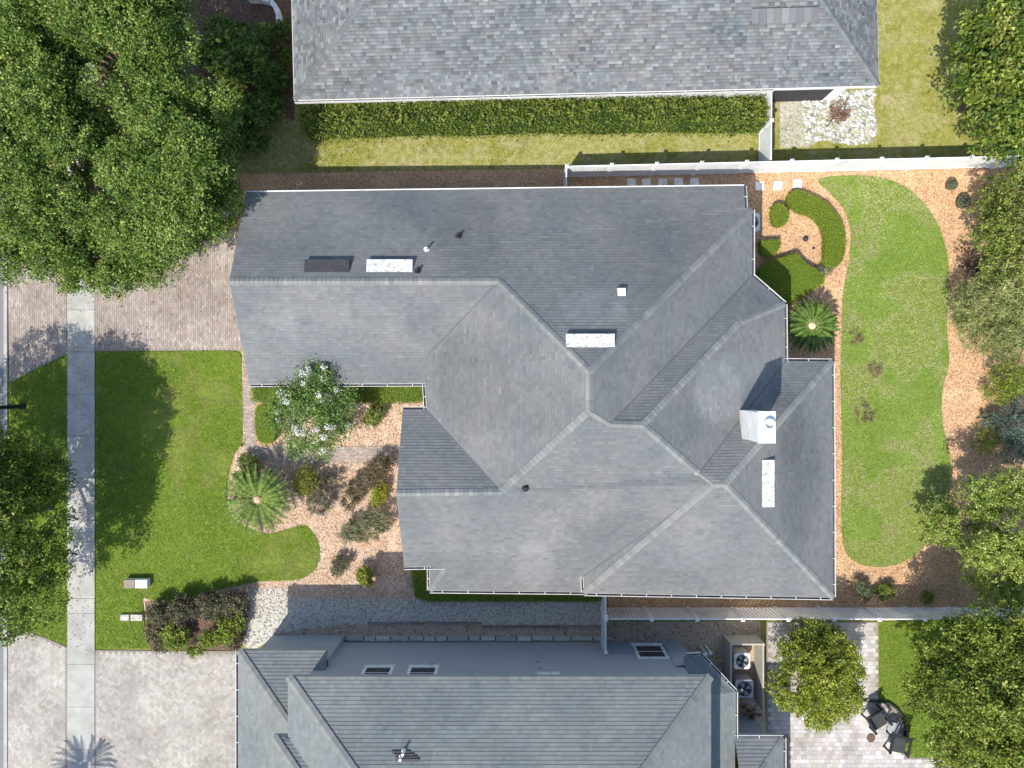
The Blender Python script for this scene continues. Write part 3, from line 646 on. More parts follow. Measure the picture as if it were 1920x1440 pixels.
def wall_window(px0, px1, h0, h1, parent, y=WY):
    k = (1 - (h0 + h1) / 2 / HC) / PPM; x0, x1 = (px0 - 960) * k, (px1 - 960) * k
    f = MB(); t = .13
    f.box(x0, x0 + t, y, y + .05, h0, h1).box(x1 - t, x1, y, y + .05, h0, h1).box(x0 + t, x1 - t, y, y + .05, h1 - t, h1).box(x0 + t, x1 - t, y, y + .05, h0, h0 + t)
    w = f.build('window', MAT['whitedirty'], parent)
    MB().box(x0 + t, x1 - t, y + .004, y + .015, h0 + t, h1 - t).build('pane', MAT['glass'], w)
    MB().box(x0 + t, x1 - t, y + .015, y + .03, (h0 + h1) / 2 - .02, (h0 + h1) / 2 + .02).build('glazing_bar', MAT['whitedirty'], w)
    MB().box(x0 - .05, x1 + .05, y + .0, y + .08, h0 - .06, h0).build('sill', MAT['whitedirty'], w)
wall_window(1190, 1248, .45, 2.1, lh); wall_window(678, 735, 3.0, 4.3, lh); wall_window(763, 820, 3.0, 4.3, lh); wall_window(1008, 1050, 3.75, 4.9, lh)
for px, h in ((810, 2.6), (1008, 2.4), (1012, 3.1)):
    c = P(px, 0, h); MB().box(c.x - .07, c.x + .07, WY, WY + .06, h, h + .12).build('wall_vent', MAT['greymetal'], lh)
# garage roof, one storey, on the left
G0 = P(447, 1219, 3.0); gy = G0.y; gx = G0.x; gR = X2 + .9
g1 = Vector((gR, gy, 3.0)); hp = gR - gx; top = Vector((gR, gy - hp, 3.0 + hp * .5)); gb = Vector((gx, -26, 3)); gt = Vector((gR, -26, 3 + hp * .5))
GF = [(Face([g1, G0, top]), (0, 1)), (Face([G0, gb, gt, top]), (-1, 0))]
groof = deck([f for f, _ in GF], 'garage_roof', lh); m = MB()
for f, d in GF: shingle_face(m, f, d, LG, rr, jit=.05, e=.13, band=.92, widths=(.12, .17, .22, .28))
o = m.build('shingles', MAT['shingle'], groof); o['kind'] = 'stuff'
mm = MB(); ridge(mm, G0, top, .05, CAP, rr, w=.17); mm.build('ridge_cap', MAT['shingle'], groof)
wall_prism('garage_wall', [(gx + .45, -25.5), (gR, -25.5), (gR, gy - .42), (gx + .45, gy - .42)], -.05, 3.1, 'siding', lh)
MB().poly([(gR, gy - .42, 2.9), (gR, -15, 2.9), (gR, -15, 4.9), (gR, gy - hp, top.z - .05), (gR, gy - .42, 3.15)]).build('gable_wall', MAT['siding'], lh)
fascia('fascia', [(G0, g1), (gb, G0)], lh, 'greymetal')
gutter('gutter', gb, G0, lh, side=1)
# front bay with its own hip roof, second storey
b0 = P(513, 1381, E2); b1x = X2 + 1.5; bw = 2.9
bb = [b0, Vector((b0.x + 2 * bw, b0.y, E2)), Vector((b0.x, -24, E2)), Vector((b0.x + bw, b0.y - bw, E2 + bw * .5)), Vector((b0.x + bw, -24, E2 + bw * .5)), Vector((b0.x + 2 * bw, -24, E2))]
BF = [(Face([bb[1], bb[0], bb[3]]), (0, 1)), (Face([bb[0], bb[2], bb[4], bb[3]]), (-1, 0))]
broof = deck([f for f, _ in BF], 'bay_roof', lh); m = MB()
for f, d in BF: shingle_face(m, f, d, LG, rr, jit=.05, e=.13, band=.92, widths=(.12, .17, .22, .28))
o = m.build('shingles', MAT['shingle'], broof); o['kind'] = 'stuff'
mm = MB(); ridge(mm, bb[0], bb[3], .05, CAP, rr, w=.17); mm.build('ridge_cap', MAT['shingle'], broof)
wall_prism('bay_wall', [(b0.x + .45, -23.5), (b0.x + 2.5, -23.5), (b0.x + 2.5, b0.y - .05), (b0.x + .45, b0.y - .05)], 2.6, E2 + .08, 'siding', lh)
fascia('fascia', [(bb[1], bb[0]), (bb[2], bb[0])], lh, 'greymetal')
# low roof on the right with angled eave and white gutter
lo = [P(1288, 1231, 3.0), P(1314, 1229, 3.0), P(1378, 1297, 3.0), P(1378, 1384, 3.0), P(1469, 1384, 3.0)]
xw = WX1 - .02
f1 = Face([Vector((xw, lo[0].y, 3.05)), lo[1], lo[2], Vector((xw, lo[2].y, 3.75)), ]); f2 = Face([Vector((xw, lo[2].y, 3.75)), lo[2], Vector((lo[3].x, -24, 3.0)), Vector((xw, -24, 3.75))])
y5 = lo[4].y; f3 = Face([lo[3], lo[4], Vector((lo[3].x + .02, y5 - 2.0, 4.0))]); f4 = Face([lo[4], Vector((lo[4].x, -24, 3.0)), Vector((lo[3].x + .02, -24, 4.0)), Vector((lo[3].x + .02, y5 - 2.0, 4.0))])
LW = [(f1, (.6, .8)), (f2, (1, 0)), (f3, (0, 1)), (f4, (1, 0))]
lroof = deck([f for f, _ in LW], 'low_roof', lh); m = MB()
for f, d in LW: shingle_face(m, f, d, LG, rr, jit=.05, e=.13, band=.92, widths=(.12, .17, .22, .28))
o = m.build('shingles', MAT['shingle'], lroof); o['kind'] = 'stuff'
mm = MB(); ridge(mm, lo[4], f3.p[2], .05, CAP, rr); mm.build('ridge_cap', MAT['shingle'], lroof)
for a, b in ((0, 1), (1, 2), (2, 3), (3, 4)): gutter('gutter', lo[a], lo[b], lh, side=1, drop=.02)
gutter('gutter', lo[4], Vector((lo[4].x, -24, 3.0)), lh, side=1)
wall_prism('wing_wall', [(xw - .3, -23), (lo[4].x - .4, -23), (lo[4].x - .4, y5 - .4), (lo[3].x - .4, y5 - .4), (lo[2].x - .4, lo[2].y - .2), (lo[1].x - .3, lo[1].y - .4), (xw - .3, lo[0].y - .4)], -.05, 3.0, 'siding', lh)
A, B = .0, -.5
def on2(px, py):
    v = (720 - py) / PPM; C = E2 - .5 * 0 + .5 * Y2; g = -.5 * v; z = (C + g) / (1 + g / HC); return P(px, py, z)
for px, py, w in ((752, 1418, .0), (757, 1408, 0)):
    c = on2(px, py); MB().lathe(c, [(.1, -.1), (.08, .05), (.05, .08), (.05, .3), (.04, .3)], 12).build('vent_pipe', MAT['white'], lh)
mm = MB()
for i, (px, py, w) in enumerate(((752, 1411, .7), (758, 1416, .75), (762, 1421, .8), (768, 1425, .75))):
    c = on2(px, py); mm.box(c.x - w / 2, c.x + w / 2, c.y - .055, c.y + .06, c.z - .02 + .0, c.z + .03 + i * .002)
mm.build('flashing_patch', MAT['charcoal'], lh)

# ------------------------------------------------------------------ fences
def fence(name, label, A, B, h=1.6, bay=2.05, gap=.004, first=True, last=True, boardw=.165, mat='vinyl'):
    A = Vector(A); B = Vector(B); d = B - A; L = d.length; t = d.normalized(); n = max(1, round(L / bay)); rz = math.atan2(t.y, t.x)
    f = thing(name, label, 'fence', A)
    R = Matrix.Rotation(rz, 4, 'Z')
    pm = MB().box(-.065, .065, -.065, .065, -.05, h + .06).mesh('post'); cm = MB().box(-.085, .085, -.085, .085, h + .06, h + .085).box(-.08, .08, -.08, .08, h + .085, h + .15, taper=.07).mesh('post_cap')
    bm = MB().box(-boardw / 2 + gap, boardw / 2 - gap, -.014, .014, .12, h - .06).mesh('board')
    for me in (pm, cm, bm): me.materials.append(MAT[mat])
    for i in range(n + 1):
        if (i == 0 and not first) or (i == n and not last): continue
        o = link('post', pm, None, f); o.matrix_parent_inverse = Matrix(); o.matrix_basis = Matrix.Translation(t * (L * i / n)) @ R
        c = link('post_cap', cm, None, o); c.matrix_parent_inverse = Matrix()
    for i in range(n):
        a, b = A + t * (L * i / n + .066), A + t * (L * (i + 1) / n - .066); MB().beam(a, b, .05, h - .06, h).build('rail', MAT[mat], f); MB().beam(a, b, .05, .06, .16).build('rail', MAT[mat], f)
        k = int((L / n - .13) / boardw); s = (L / n - .13) / k
        for j in range(k):
            o = link('board', bm, None, f); o.matrix_parent_inverse = Matrix(); o.matrix_basis = Matrix.Translation(t * (L * i / n + .065 + s * (j + .5))) @ R
    return f
FH = 1.65
def FP(px, py): p = P(px, py, FH); return Vector((p.x, p.y, 0))
fA, fB, fC = FP(1063, 312), FP(1446, 304), FP(1990, 291)
fence('privacy_fence', 'long white vinyl fence along the back garden of both upper houses', fA, fC, FH)
fence('privacy_fence', 'short white fence joining the long fence to the mottled-roof house wall', FP(1446, 302), FP(1447, 150), FH, first=False)
fence('privacy_fence', 'short white fence return beside the long grey roof', FP(1062, 316), Vector((FP(1062, 316).x, 8.15, 0)), FH, first=False)
gA, gB = FP(1136, 1161), FP(1990, 1161)
fence('privacy_fence', 'white fence between grey-roofed house and lower patio', gA, gB, FH, gap=.012)
fence('privacy_fence', 'narrow white side fence ending at the blue-grey wall', Vector((gA.x, WY + .12, 0)), Vector((gA.x, -8.75, 0)), FH, bay=1.7)

# ------------------------------------------------------------------ plants
def unit(a): return a / np.maximum(np.linalg.norm(a, axis=-1, keepdims=True), 1e-9)
def leaf_quads(C, dirs, length, width, r, up=.5):
    n = len(C); nrm = unit(r.normal(0, 1, (n, 3)) + np.array((0, 0, 1)) * up * 2)
    u = unit(dirs - nrm * np.sum(dirs * nrm, 1, keepdims=True)); w = np.cross(nrm, u)
    l = (length * r.uniform(.65, 1.25, n))[:, None]; w = w * (width * r.uniform(.7, 1.2, n))[:, None] * .5
    return np.stack([C - u * l * .5, C + w - u * l * .05, C + u * l * .5, C - w - u * l * .05], 1)
def crown_leaves(lobes, n, ll, lw, pal, r, twig=22, spread=.26, gap=.42, gf=1.1, deep=.5, flowers=None, low=-.35, upb=.5):
    """leaves in twig clusters through the outer shell of several lobes; returns quads and tints"""
    lob = np.array(lobes, float); ar = lob[:, 3] * lob[:, 4] + lob[:, 3] * lob[:, 5]; ar /= ar.sum()
    nt = max(1, n // twig); k = r.choice(len(lob), int(nt * 2.2), p=ar); d = unit(r.normal(0, 1, (len(k), 3)))
    d[:, 2] = np.where(d[:, 2] < low, -d[:, 2], d[:, 2])
    rad = 1 - deep * r.random(len(k)) ** 1.8
    T = lob[k, :3] + d * lob[k, 3:6] * rad[:, None]
    g = noise2(T[:, 0] + T[:, 2] * .7, T[:, 1] - T[:, 2] * .5, gf, 5) * .65 + noise2(T[:, 0] - T[:, 2], T[:, 1] + T[:, 2] * .3, gf * 2.3, 8) * .35
    keep = np.nonzero(g > gap - .12 * (1 - rad) )[0][:nt]
    T, d, k, g = T[keep], d[keep], k[keep], g[keep]; nt = len(T)
    pal = np.array(pal); tw = np.clip(r.normal(.45, .25, nt) + (g - .5) * .5 + .15 * d[:, 2], 0, .999) * (len(pal) - 1); i = tw.astype(int); f = (tw - i)[:, None]
    tc = pal[i] * (1 - f) + pal[np.minimum(i + 1, len(pal) - 1)] * f
    tdir = unit(d + r.normal(0, .5, d.shape))
    m = r.uniform(-.5, 1, (nt, twig, 1)) * spread
    C = T[:, None] + tdir[:, None] * m + r.normal(0, spread * .38, (nt, twig, 3)) * np.array((1, 1, .6))
    D = unit(tdir[:, None] * .8 + r.normal(0, .7, (nt, twig, 3))).reshape(-1, 3); C = C.reshape(-1, 3)
    tint = np.repeat(tc, twig, 0) * np.exp(r.normal(0, .24, (len(C), 1))) * (1 + r.normal(0, .07, (len(C), 3)))
    V = leaf_quads(C, D, ll, lw, r, upb)
    if flowers:
        col, frac, ns, sz = flowers; j = np.argsort(-(d[:, 2] + r.normal(0, .3, nt)))[:int(nt * frac)]
        FC = (T[j] + d[j] * .12)[:, None] + r.normal(0, .07, (len(j), ns, 3)); FC = FC.reshape(-1, 3)
        V = np.concatenate([V, leaf_quads(FC, unit(r.normal(0, 1, FC.shape)), sz, sz, r, .6)]); tint = np.concatenate([tint, np.array(col) * r.uniform(.85, 1.1, (len(FC), 1))])
    return V, tint
def limbs(base, lobes, r, tr=.16, fork=.45, name='trunk', parent=None, mat='bark'):
    m = MB(); c = np.array([l[:3] for l in lobes]).mean(0); zc = c[2]; base = Vector(base)
    fk = Vector((base.x * .4 + c[0] * .6, base.y * .4 + c[1] * .6, zc * fork)); mid = (base + fk) / 2 + Vector((r.normal(0, .06), r.normal(0, .06), 0))
    m.tube([base - Vector((0, 0, .1)), base + Vector((0, 0, .15)), mid, fk], [tr * 1.5, tr * 1.1, tr * .9, tr * .8], 10)
    for l in lobes:
        e = Vector(l[:3]); q = fk.lerp(e, .5) + Vector((r.normal(0, .15), r.normal(0, .15), .25)); m.tube([fk, q, e], [tr * .5, tr * .33, tr * .12], 7)
        for _ in range(4):
            t = e + Vector(r.normal(0, 1, 3)).normalized() * min(l[3:6]) * .8; t.z = max(t.z, e.z - .2); m.tube([q.lerp(e, .6), t], [tr * .16, tr * .05], 5)
    return m.build(name, MAT[mat], parent)
GREEN = [(.05, .10, .014), (.11, .185, .026), (.20, .285, .05), (.33, .40, .10)]
OLIVE = [(.06, .10, .015), (.14, .19, .03), (.24, .29, .055), (.36, .39, .11)]
LIME = [(.09, .13, .012), (.17, .23, .025), (.27, .33, .045), (.36, .40, .08)]
def tree(name, label, cat, lobes_px, n, ll, lw, pal, seed, tr=.15, base=None, group=None, flat=.75, trunk='trunk', **kw):
    """lobes_px: (photo x, photo y, height, radius in photo px)"""
    r = np.random.default_rng(seed); L = []
    for px, py, h, rp in lobes_px:
        c = P(px, py, h); s = rp * (1 - h / HC) / PPM; L.append((c.x, c.y, c.z, s, s, min(s * flat, max(h * .8, .1))))
    c = np.array([l[:2] for l in L]).mean(0); b = Vector((c[0], c[1], 0)) if base is None else P(*base)
    t = thing(name, label, cat, b, group)
    limbs(b, L, r, tr, name=trunk, parent=t)
    V_, T_ = crown_leaves(L, n, ll, lw, pal, r, **kw); quads('crown', V_, T_, MAT['leaf'], t)
    return t
# -- tall oaks, upper left
tree('oak_tree', 'large oak crown reaching the driveway beside the grey roof', 'tree', [(300, 205, 6, 72), (385, 215, 5.2, 62), (340, 290, 6.4, 75), (262, 330, 6, 70), (395, 300, 4.6, 55), (330, 385, 5.4, 72), (402, 372, 4, 52), (258, 425, 5, 65), (215, 385, 5.4, 60), (290, 478, 4, 55), (222, 500, 4, 55), (300, 430, 4.8, 60), (350, 440, 3.6, 40), (405, 405, 3.6, 42)], 135000, .115, .068, GREEN, 51, .22, base=(385, 352), gap=.335, gf=.9, spread=.25, deep=.85)
tree('oak_tree', 'leftmost oak crown overhanging kerb and sidewalk above the driveway', 'tree', [(60, 190, 6.4, 75), (25, 300, 6.2, 75), (115, 285, 6.4, 70), (60, 400, 5.6, 75), (140, 380, 5.4, 60), (30, 470, 4.6, 60), (110, 470, 4.8, 60), (170, 455, 4.2, 55), (-50, 260, 6, 80), (-40, 400, 5.5, 75), (150, 510, 3.8, 42), (190, 300, 5, 52), (165, 225, 5.2, 52), (150, 190, 5.2, 40), (150, 105, 5.4, 50), (185, 255, 5, 45), (70, 250, 5, 70), (20, 200, 5, 60)], 125000, .115, .068, GREEN, 52, .22, base=(215, 372), gap=.335, gf=.9, spread=.25, deep=.85)
tree('oak_tree', 'oak crown in the top left corner of the picture', 'tree', [(60, 35, 6.6, 75), (150, 45, 7, 75), (245, 45, 6.6, 75), (310, 85, 5.6, 62), (195, 125, 6, 68), (105, 125, 6.2, 62), (275, 145, 5.4, 55), (10, 110, 6, 65), (45, 95, 5, 60), (15, 20, 5.4, 60), (325, 15, 5, 50), (100, -50, 7, 80), (230, -50, 7, 80)], 108000, .115, .068, GREEN, 53, .22, base=(335, 205), gap=.335, gf=.9, spread=.25, deep=.85)
tree('street_tree', 'dark leafy street tree on the verge below the lamp post', 'tree', [(-60, 985, 5.8, 120), (35, 895, 4.2, 72), (60, 975, 4.2, 75), (30, 1060, 4.2, 80), (85, 1045, 3.6, 58), (60, 1120, 3.6, 62), (10, 850, 4.6, 62), (-60, 880, 5.6, 90), (-70, 1090, 5.2, 85), (15, 1155, 3.4, 48), (90, 890, 3.4, 45), (-150, 980, 6, 110), (-235, 915, 6.2, 120), (-185, 945, 6.4, 115), (-290, 990, 6, 120), (-100, 930, 6, 100)], 95000, .13, .075, [(.045, .085, .01), (.095, .155, .018), (.18, .25, .032), (.31, .38, .07)], 54, .16, base=(95, 950), gap=.24, spread=.26)
# -- right edge
tree('magnolia_tree', 'glossy broad-leaved tree in the top right corner', 'tree', [(1895, 60, 4.4, 75), (1845, 60, 3.8, 52), (1850, 140, 4, 60), (1815, 185, 3, 42), (1900, 160, 4.6, 75), (1870, 235, 3.4, 60), (1925, 265, 3.2, 60), (1960, 120, 4.8, 90), (1820, 105, 3, 35)], 22000, .22, .11, [(.04, .08, .012), (.09, .15, .018), (.19, .25, .035), (.36, .39, .10)], 55, .16, base=(1800, 205), twig=14, spread=.3, gap=.36)
tree('understory_tree', 'mid green small tree right of the two round planters', 'tree', [(1890, 360, 2.4, 48), (1920, 420, 2.6, 70), (1865, 440, 2.0, 42), (1900, 500, 2.2, 55), (1855, 390, 1.6, 30)], 20000, .13, .065, OLIVE, 56, .08, gap=.34, spread=.2)
tree('feathery_shrub', 'wispy olive-green arching shrub at the right end of the back lawn', 'shrub', [(1835, 570, 1.5, 48), (1880, 560, 1.8, 60), (1915, 600, 1.9, 62), (1840, 620, 1.4, 42), (1890, 635, 1.6, 45), (1815, 590, 1.0, 30)], 30000, .22, .03, [(.10, .13, .035), (.22, .26, .075), (.37, .39, .14), (.52, .52, .24)], 57, .05, gap=.30, spread=.24, trunk='stem')
tree('garden_shrub', 'loose yellow-green bush below the feathery shrub', 'shrub', [(1895, 705, .9, 34), (1870, 735, .7, 22), (1915, 735, .9, 26)], 5200, .12, .04, LIME, 58, .03, gap=.36, spread=.2, trunk='stem')
tree('garden_shrub', 'blue-green fine-leaved shrub beside the bright lime bush', 'shrub', [(1905, 800, 1, 36), (1898, 845, .8, 26), (1915, 765, .9, 26)], 7000, .15, .028, [(.06, .09, .07), (.12, .17, .13), (.22, .28, .22)], 59, .03, gap=.33, spread=.2, trunk='stem')
tree('garden_shrub', 'small bright lime-yellow bush near the right edge', 'shrub', [(1846, 828, .5, 26), (1838, 835, .4, 18), (1856, 822, .45, 17)], 2600, .06, .03, [(.14, .20, .01), (.25, .31, .02), (.36, .40, .05)], 60, .02, gap=.2, spread=.09, trunk='stem')
tree('garden_shrub', 'dark burgundy low shrub at the right border of the back lawn', 'shrub', [(1813, 480, .6, 24), (1820, 500, .5, 20)], 1500, .07, .035, [(.025, .012, .012), (.06, .025, .02), (.09, .05, .03)], 61, .02, gap=.25, spread=.1, trunk='stem')
tree('spreading_tree', 'yellow-green lumpy tree at the lower right end of the back lawn', 'tree', [(1790, 1000, 2.4, 46), (1840, 940, 2.8, 48), (1900, 930, 2.8, 52), (1840, 1010, 3.1, 55), (1850, 975, 2.6, 48), (1875, 965, 2.2, 40), (1895, 1005, 3.3, 62), (1770, 960, 1.8, 28), (1855, 1075, 2.4, 50), (1905, 1085, 2.4, 52), (1745, 995, 1.6, 22), (1930, 1050, 3, 55)], 46000, .10, .06, [(.10, .15, .02), (.21, .28, .04), (.34, .42, .08), (.50, .56, .16)], 62, .06, gap=.33, spread=.18, deep=.7)
tree('oak_tree', 'large olive-green tree filling the lower right corner', 'tree', [(1790, 1220, 3.6, 62), (1850, 1200, 4, 65), (1915, 1190, 4, 65), (1745, 1290, 3.4, 55), (1815, 1290, 4.6, 75), (1890, 1285, 4.8, 80), (1770, 1365, 3.6, 55), (1840, 1370, 4.2, 72), (1910, 1380, 4.4, 75), (1790, 1420, 3, 45), (1870, 1440, 3.4, 65), (1960, 1300, 4.6, 90)], 80000, .13, .075, [(.06, .10, .012), (.13, .185, .02), (.23, .29, .038), (.38, .42, .09)], 63, .13, gap=.36, spread=.24, deep=.8)
tree('small_tree', 'round lime and olive tree standing on the pale patio', 'tree', [(1530, 1262, 2.6, 62), (1490, 1285, 2.2, 45), (1565, 1300, 2.1, 48), (1500, 1225, 2.2, 42), (1560, 1225, 2.3, 45), (1530, 1320, 1.9, 42), (1520, 1195, 1.9, 34), (1590, 1265, 1.9, 34)], 42000, .11, .06, [(.09, .13, .012), (.19, .24, .022), (.31, .36, .04), (.44, .46, .08)], 64, .09, gap=.30, spread=.2, base=(1520, 1245))
# -- crape myrtle with white blossom, front court
tree('crape_myrtle', 'multi-branched small tree with white flower clusters by the front walkway', 'tree', [(585, 755, 3.1, 48), (545, 745, 2.8, 36), (625, 750, 2.8, 38), (560, 795, 2.6, 40), (615, 800, 2.6, 40), (585, 705, 3.4, 26), (525, 780, 2.2, 28), (655, 740, 3.0, 18), (600, 835, 2.0, 26), (560, 840, 2.0, 22), (610, 700, 3.5, 16), (648, 790, 2.2, 20)], 15500, .13, .05, [(.05, .11, .02), (.095, .18, .035), (.165, .27, .055), (.28, .37, .11)], 65, .06, base=(605, 772), twig=16, spread=.3, gap=.34, gf=1.7, deep=.8, flowers=((.88, .87, .80), .045, 50, .07))
# -- shrubs in the front bed
def shrub(label, lob, n, ll, lw, pal, seed, **kw):
    kw.setdefault('gap', .3); kw.setdefault('spread', .12)
    return tree('garden_shrub', label, 'shrub', lob, int(n * 3.2), ll * 1.15, lw * 1.35, pal, seed, .02, trunk='stem', **kw)
RED = [(.07, .045, .035), (.14, .09, .06), (.18, .16, .08), (.25, .23, .12)]
shrub('dark green shrub tucked beside the large front sago palm', [(466, 872, .4, 20), (455, 890, .35, 16)], 1500, .06, .03, GREEN, 70)
shrub('rounded olive-gold clipped shrub right of the front sago palm', [(577, 900, .55, 27), (574, 908, .5, 24)], 3000, .05, .02, [(.10, .12, .014), (.22, .24, .03), (.36, .36, .06)], 71, gap=.1, spread=.07)
shrub('grey-purple shrub next to the rounded olive-gold shrub', [(612, 920, .55, 26), (598, 945, .5, 22), (622, 905, .5, 16)], 1900, .06, .025, [(.08, .06, .05), (.16, .125, .10), (.22, .22, .14), (.3, .32, .2)], 72)
shrub('long bronze and green shrub pointing at the gabled roof corner', [(710, 878, .6, 22), (690, 898, .55, 22), (668, 918, .5, 20), (655, 938, .45, 18), (730, 868, .5, 12)], 2600, .07, .025, RED, 73)
shrub('small yellow-leaved shrub near the west gable wall', [(712, 918, .4, 15), (706, 938, .35, 10), (714, 932, .35, 10)], 900, .06, .035, [(.16, .19, .015), (.32, .33, .03), (.42, .42, .06)], 74)
shrub('wide grey-green shrub below the small yellow-leaved shrub', [(690, 988, .6, 28), (665, 995, .5, 22), (718, 975, .6, 20), (650, 1003, .4, 15)], 2700, .06, .028, [(.09, .085, .055), (.18, .18, .09), (.28, .29, .15), (.36, .38, .22)], 75)
shrub('small brown-tipped shrub right of the lawn tongue', [(640, 1058, .4, 15), (634, 1070, .35, 12)], 800, .06, .025, [(.09, .07, .055), (.17, .16, .10), (.26, .28, .15)], 76)
shrub('small lime shrub beside the shadow of the lower house', [(683, 1078, .4, 14), (686, 1090, .35, 11)], 900, .06, .04, [(.14, .18, .02), (.28, .32, .04), (.38, .42, .08)], 77)
shrub('bushy yellow-green shrub right of the white flowering tree', [(703, 775, .5, 17), (697, 790, .45, 15), (710, 762, .4, 11)], 1400, .06, .035, OLIVE, 78)
# -- planting along the lower driveway, left of the white gravel
for lab, lob, n, pal, sd in (('dark purple-leaved shrub at the back of the driveway border', [(300, 1150, .5, 22), (345, 1145, .6, 26), (395, 1138, .6, 26), (440, 1130, .6, 22)], 3600, [(.06, .042, .032), (.12, .095, .065), (.17, .165, .09), (.2, .23, .1)], 80),
                             ('bright green leafy shrub hanging over the lower driveway edge', [(330, 1190, .5, 24), (375, 1195, .55, 26), (420, 1180, .5, 24), (365, 1212, .4, 15), (445, 1165, .45, 16)], 2600, LIME, 81),
                             ('reddish low shrub at the left end of the driveway border', [(292, 1180, .4, 18), (305, 1205, .35, 15), (440, 1200, .35, 16)], 1300, RED, 82)):
    tree('border_shrub', lab, 'shrub', lob, n * 4, .13 if sd == 81 else .09, .055, pal, sd, .02, trunk='stem', gap=.3, spread=.16)
# -- shade plants under the oaks
shrub('dark green shrub in the oak shade left of the mottled roof', [(440, 120, .7, 40), (480, 100, .7, 36), (500, 140, .6, 30)], 3600, .12, .05, GREEN, 85)
shrub('bright-tipped shrub against the corner of the mottled roof', [(515, 150, .7, 28), (530, 110, .6, 20), (535, 60, .6, 20)], 2400, .10, .04, [(.03, .06, .01), (.07, .12, .015), (.15, .2, .03)], 86)
shrub('low broad shrub between oak tree and long hedge', [(470, 215, .6, 40), (500, 200, .5, 34), (455, 260, .4, 32)], 3200, .10, .05, GREEN, 87)
shrub('white-flowering shrub at the corner of the garage', [(433, 400, .9, 16), (428, 420, .8, 14), (440, 385, .8, 12)], 900, .09, .04, GREEN, 88, flowers=((.8, .8, .78), .25, 14, .05))
# -- fence-line shrubs at the lower right of the back garden
shrub('spiky grey-green plant at the house corner by the lower fence', [(1605, 1105, .4, 15), (1620, 1110, .35, 13)], 500, .16, .02, [(.12, .15, .07), (.24, .27, .15)], 90)
shrub('small sprawling plant right of the spiky grey-green plant', [(1655, 1112, .3, 13), (1668, 1106, .3, 10)], 400, .14, .022, OLIVE, 91)
shrub('tiny dark bush by the lower fence under the yellow-green tree', [(1738, 1120, .3, 10)], 300, .06, .03, GREEN, 92)
shrub('silvery low plant at the tip of the curved hedge', [(1548, 505, .35, 12), (1540, 512, .3, 9)], 450, .08, .02, [(.14, .17, .11), (.26, .29, .2)], 93)
shrub('small spiky plant at the left of the blue-green shrub', [(1858, 790, .4, 16)], 300, .2, .03, [(.1, .14, .09), (.2, .25, .17)], 94)
for lab, x, y, s in (('brown dead weed patch beside the east sago palm', 1605, 632, 14), ('brown dead weed patch in the middle of the back lawn', 1640, 690, 14), ('largest brown dead weed patch near the back of the lawn', 1618, 772, 22)):
    tree('dead_weed', lab, 'weed', [(x, y, .08, s), (x + 6, y + 5, .07, s * .7)], 420 if s < 20 else 700, .10, .02, [(.20, .13, .09), (.30, .21, .14), (.40, .31, .21)], 95 + s + x, .006, trunk='stem', gap=.2, spread=.12, flat=.3)
# -- hedges
def hedge(label, pix, h, pal, seed, dens=520, ll=.06, lw=.035, curve=False, rough=.05, name='hedge', group=None, shoots=0):
    """clipped hedge: outline given at its top edge in the photo"""
    r = np.random.default_rng(seed); poly = gpoly(pix, curve, h); A = np.array([p[:2] for p in poly]); cx = A.mean(0)
    t = thing(name, label, 'hedge', (cx[0], cx[1], 0), group); lo, hi = A.min(0), A.max(0); n = int(np.prod(hi - lo) * dens)
    x = r.uniform(lo[0], hi[0], n); y = r.uniform(lo[1], hi[1], n); k = inside(x, y, poly); x, y = x[k], y[k]; n1 = len(x)
    z = h + r.normal(0, rough, n1) + (noise2(x, y, 1.6, seed) - .5) * (.34 if shoots else .14)
    C = [np.stack([x, y, z], 1)]
    per = np.roll(A, -1, 0) - A; ln = np.hypot(per[:, 0], per[:, 1]); n2 = int(ln.sum() * h * dens * .8); i = r.choice(len(A), n2, p=ln / ln.sum()); u = r.random(n2)
    nr = np.stack([per[i, 1], -per[i, 0]], 1) / ln[i, None]; q = A[i] + per[i] * u[:, None] + nr * r.normal(.0, rough, n2)[:, None]
    C.append(np.concatenate([q, (h * r.random(n2) ** .7)[:, None]], 1)); C = np.concatenate(C)
    g = noise2(C[:, 0], C[:, 1], 2.5, seed + 1) * .6 + r.normal(.2, .2, len(C)); pal_ = np.array(pal); tw = np.clip(g, 0, .999) * (len(pal) - 1); j = tw.astype(int); f = (tw - j)[:, None]
    tint = (pal_[j] * (1 - f) + pal_[np.minimum(j + 1, len(pal) - 1)] * f) * r.uniform(.75, 1.25, (len(C), 1))
    Vq = leaf_quads(C, unit(r.normal(0, 1, C.shape) + np.array((0, 0, .4))), ll, lw, r, .9)
    if shoots:
        sx = r.choice(n1, shoots); S = np.repeat(np.stack([x[sx], y[sx], z[sx]], 1), 10, 0); S += np.stack([r.normal(0, .05, len(S)), r.normal(0, .05, len(S)), r.uniform(0, .35, len(S))], 1)
        Vq = np.concatenate([Vq, leaf_quads(S, unit(r.normal(0, 1, S.shape)), ll * 1.2, lw * 1.2, r, .3)]); tint = np.concatenate([tint, np.tile(pal_[-1], (len(S), 1)) * r.uniform(.8, 1.1, (len(S), 1))])
    quads('foliage', Vq, tint, MAT['leaf'], t)
    ins = [Vector((cx[0] + (p[0] - cx[0]) * .97, cx[1] + (p[1] - cx[1]) * .97, 0)) for p in A]
    if curve or len(pix) > 6: ins = [Vector((p[0], p[1], 0)) for p in A]
    core = sheet('core', [(p.x, p.y) for p in ins], h - (.16 if shoots else .05), MAT['darkcore' if shoots else 'leafcore'], h - .16, parent=t)  # solid core added inside the hedge to block light
    return t
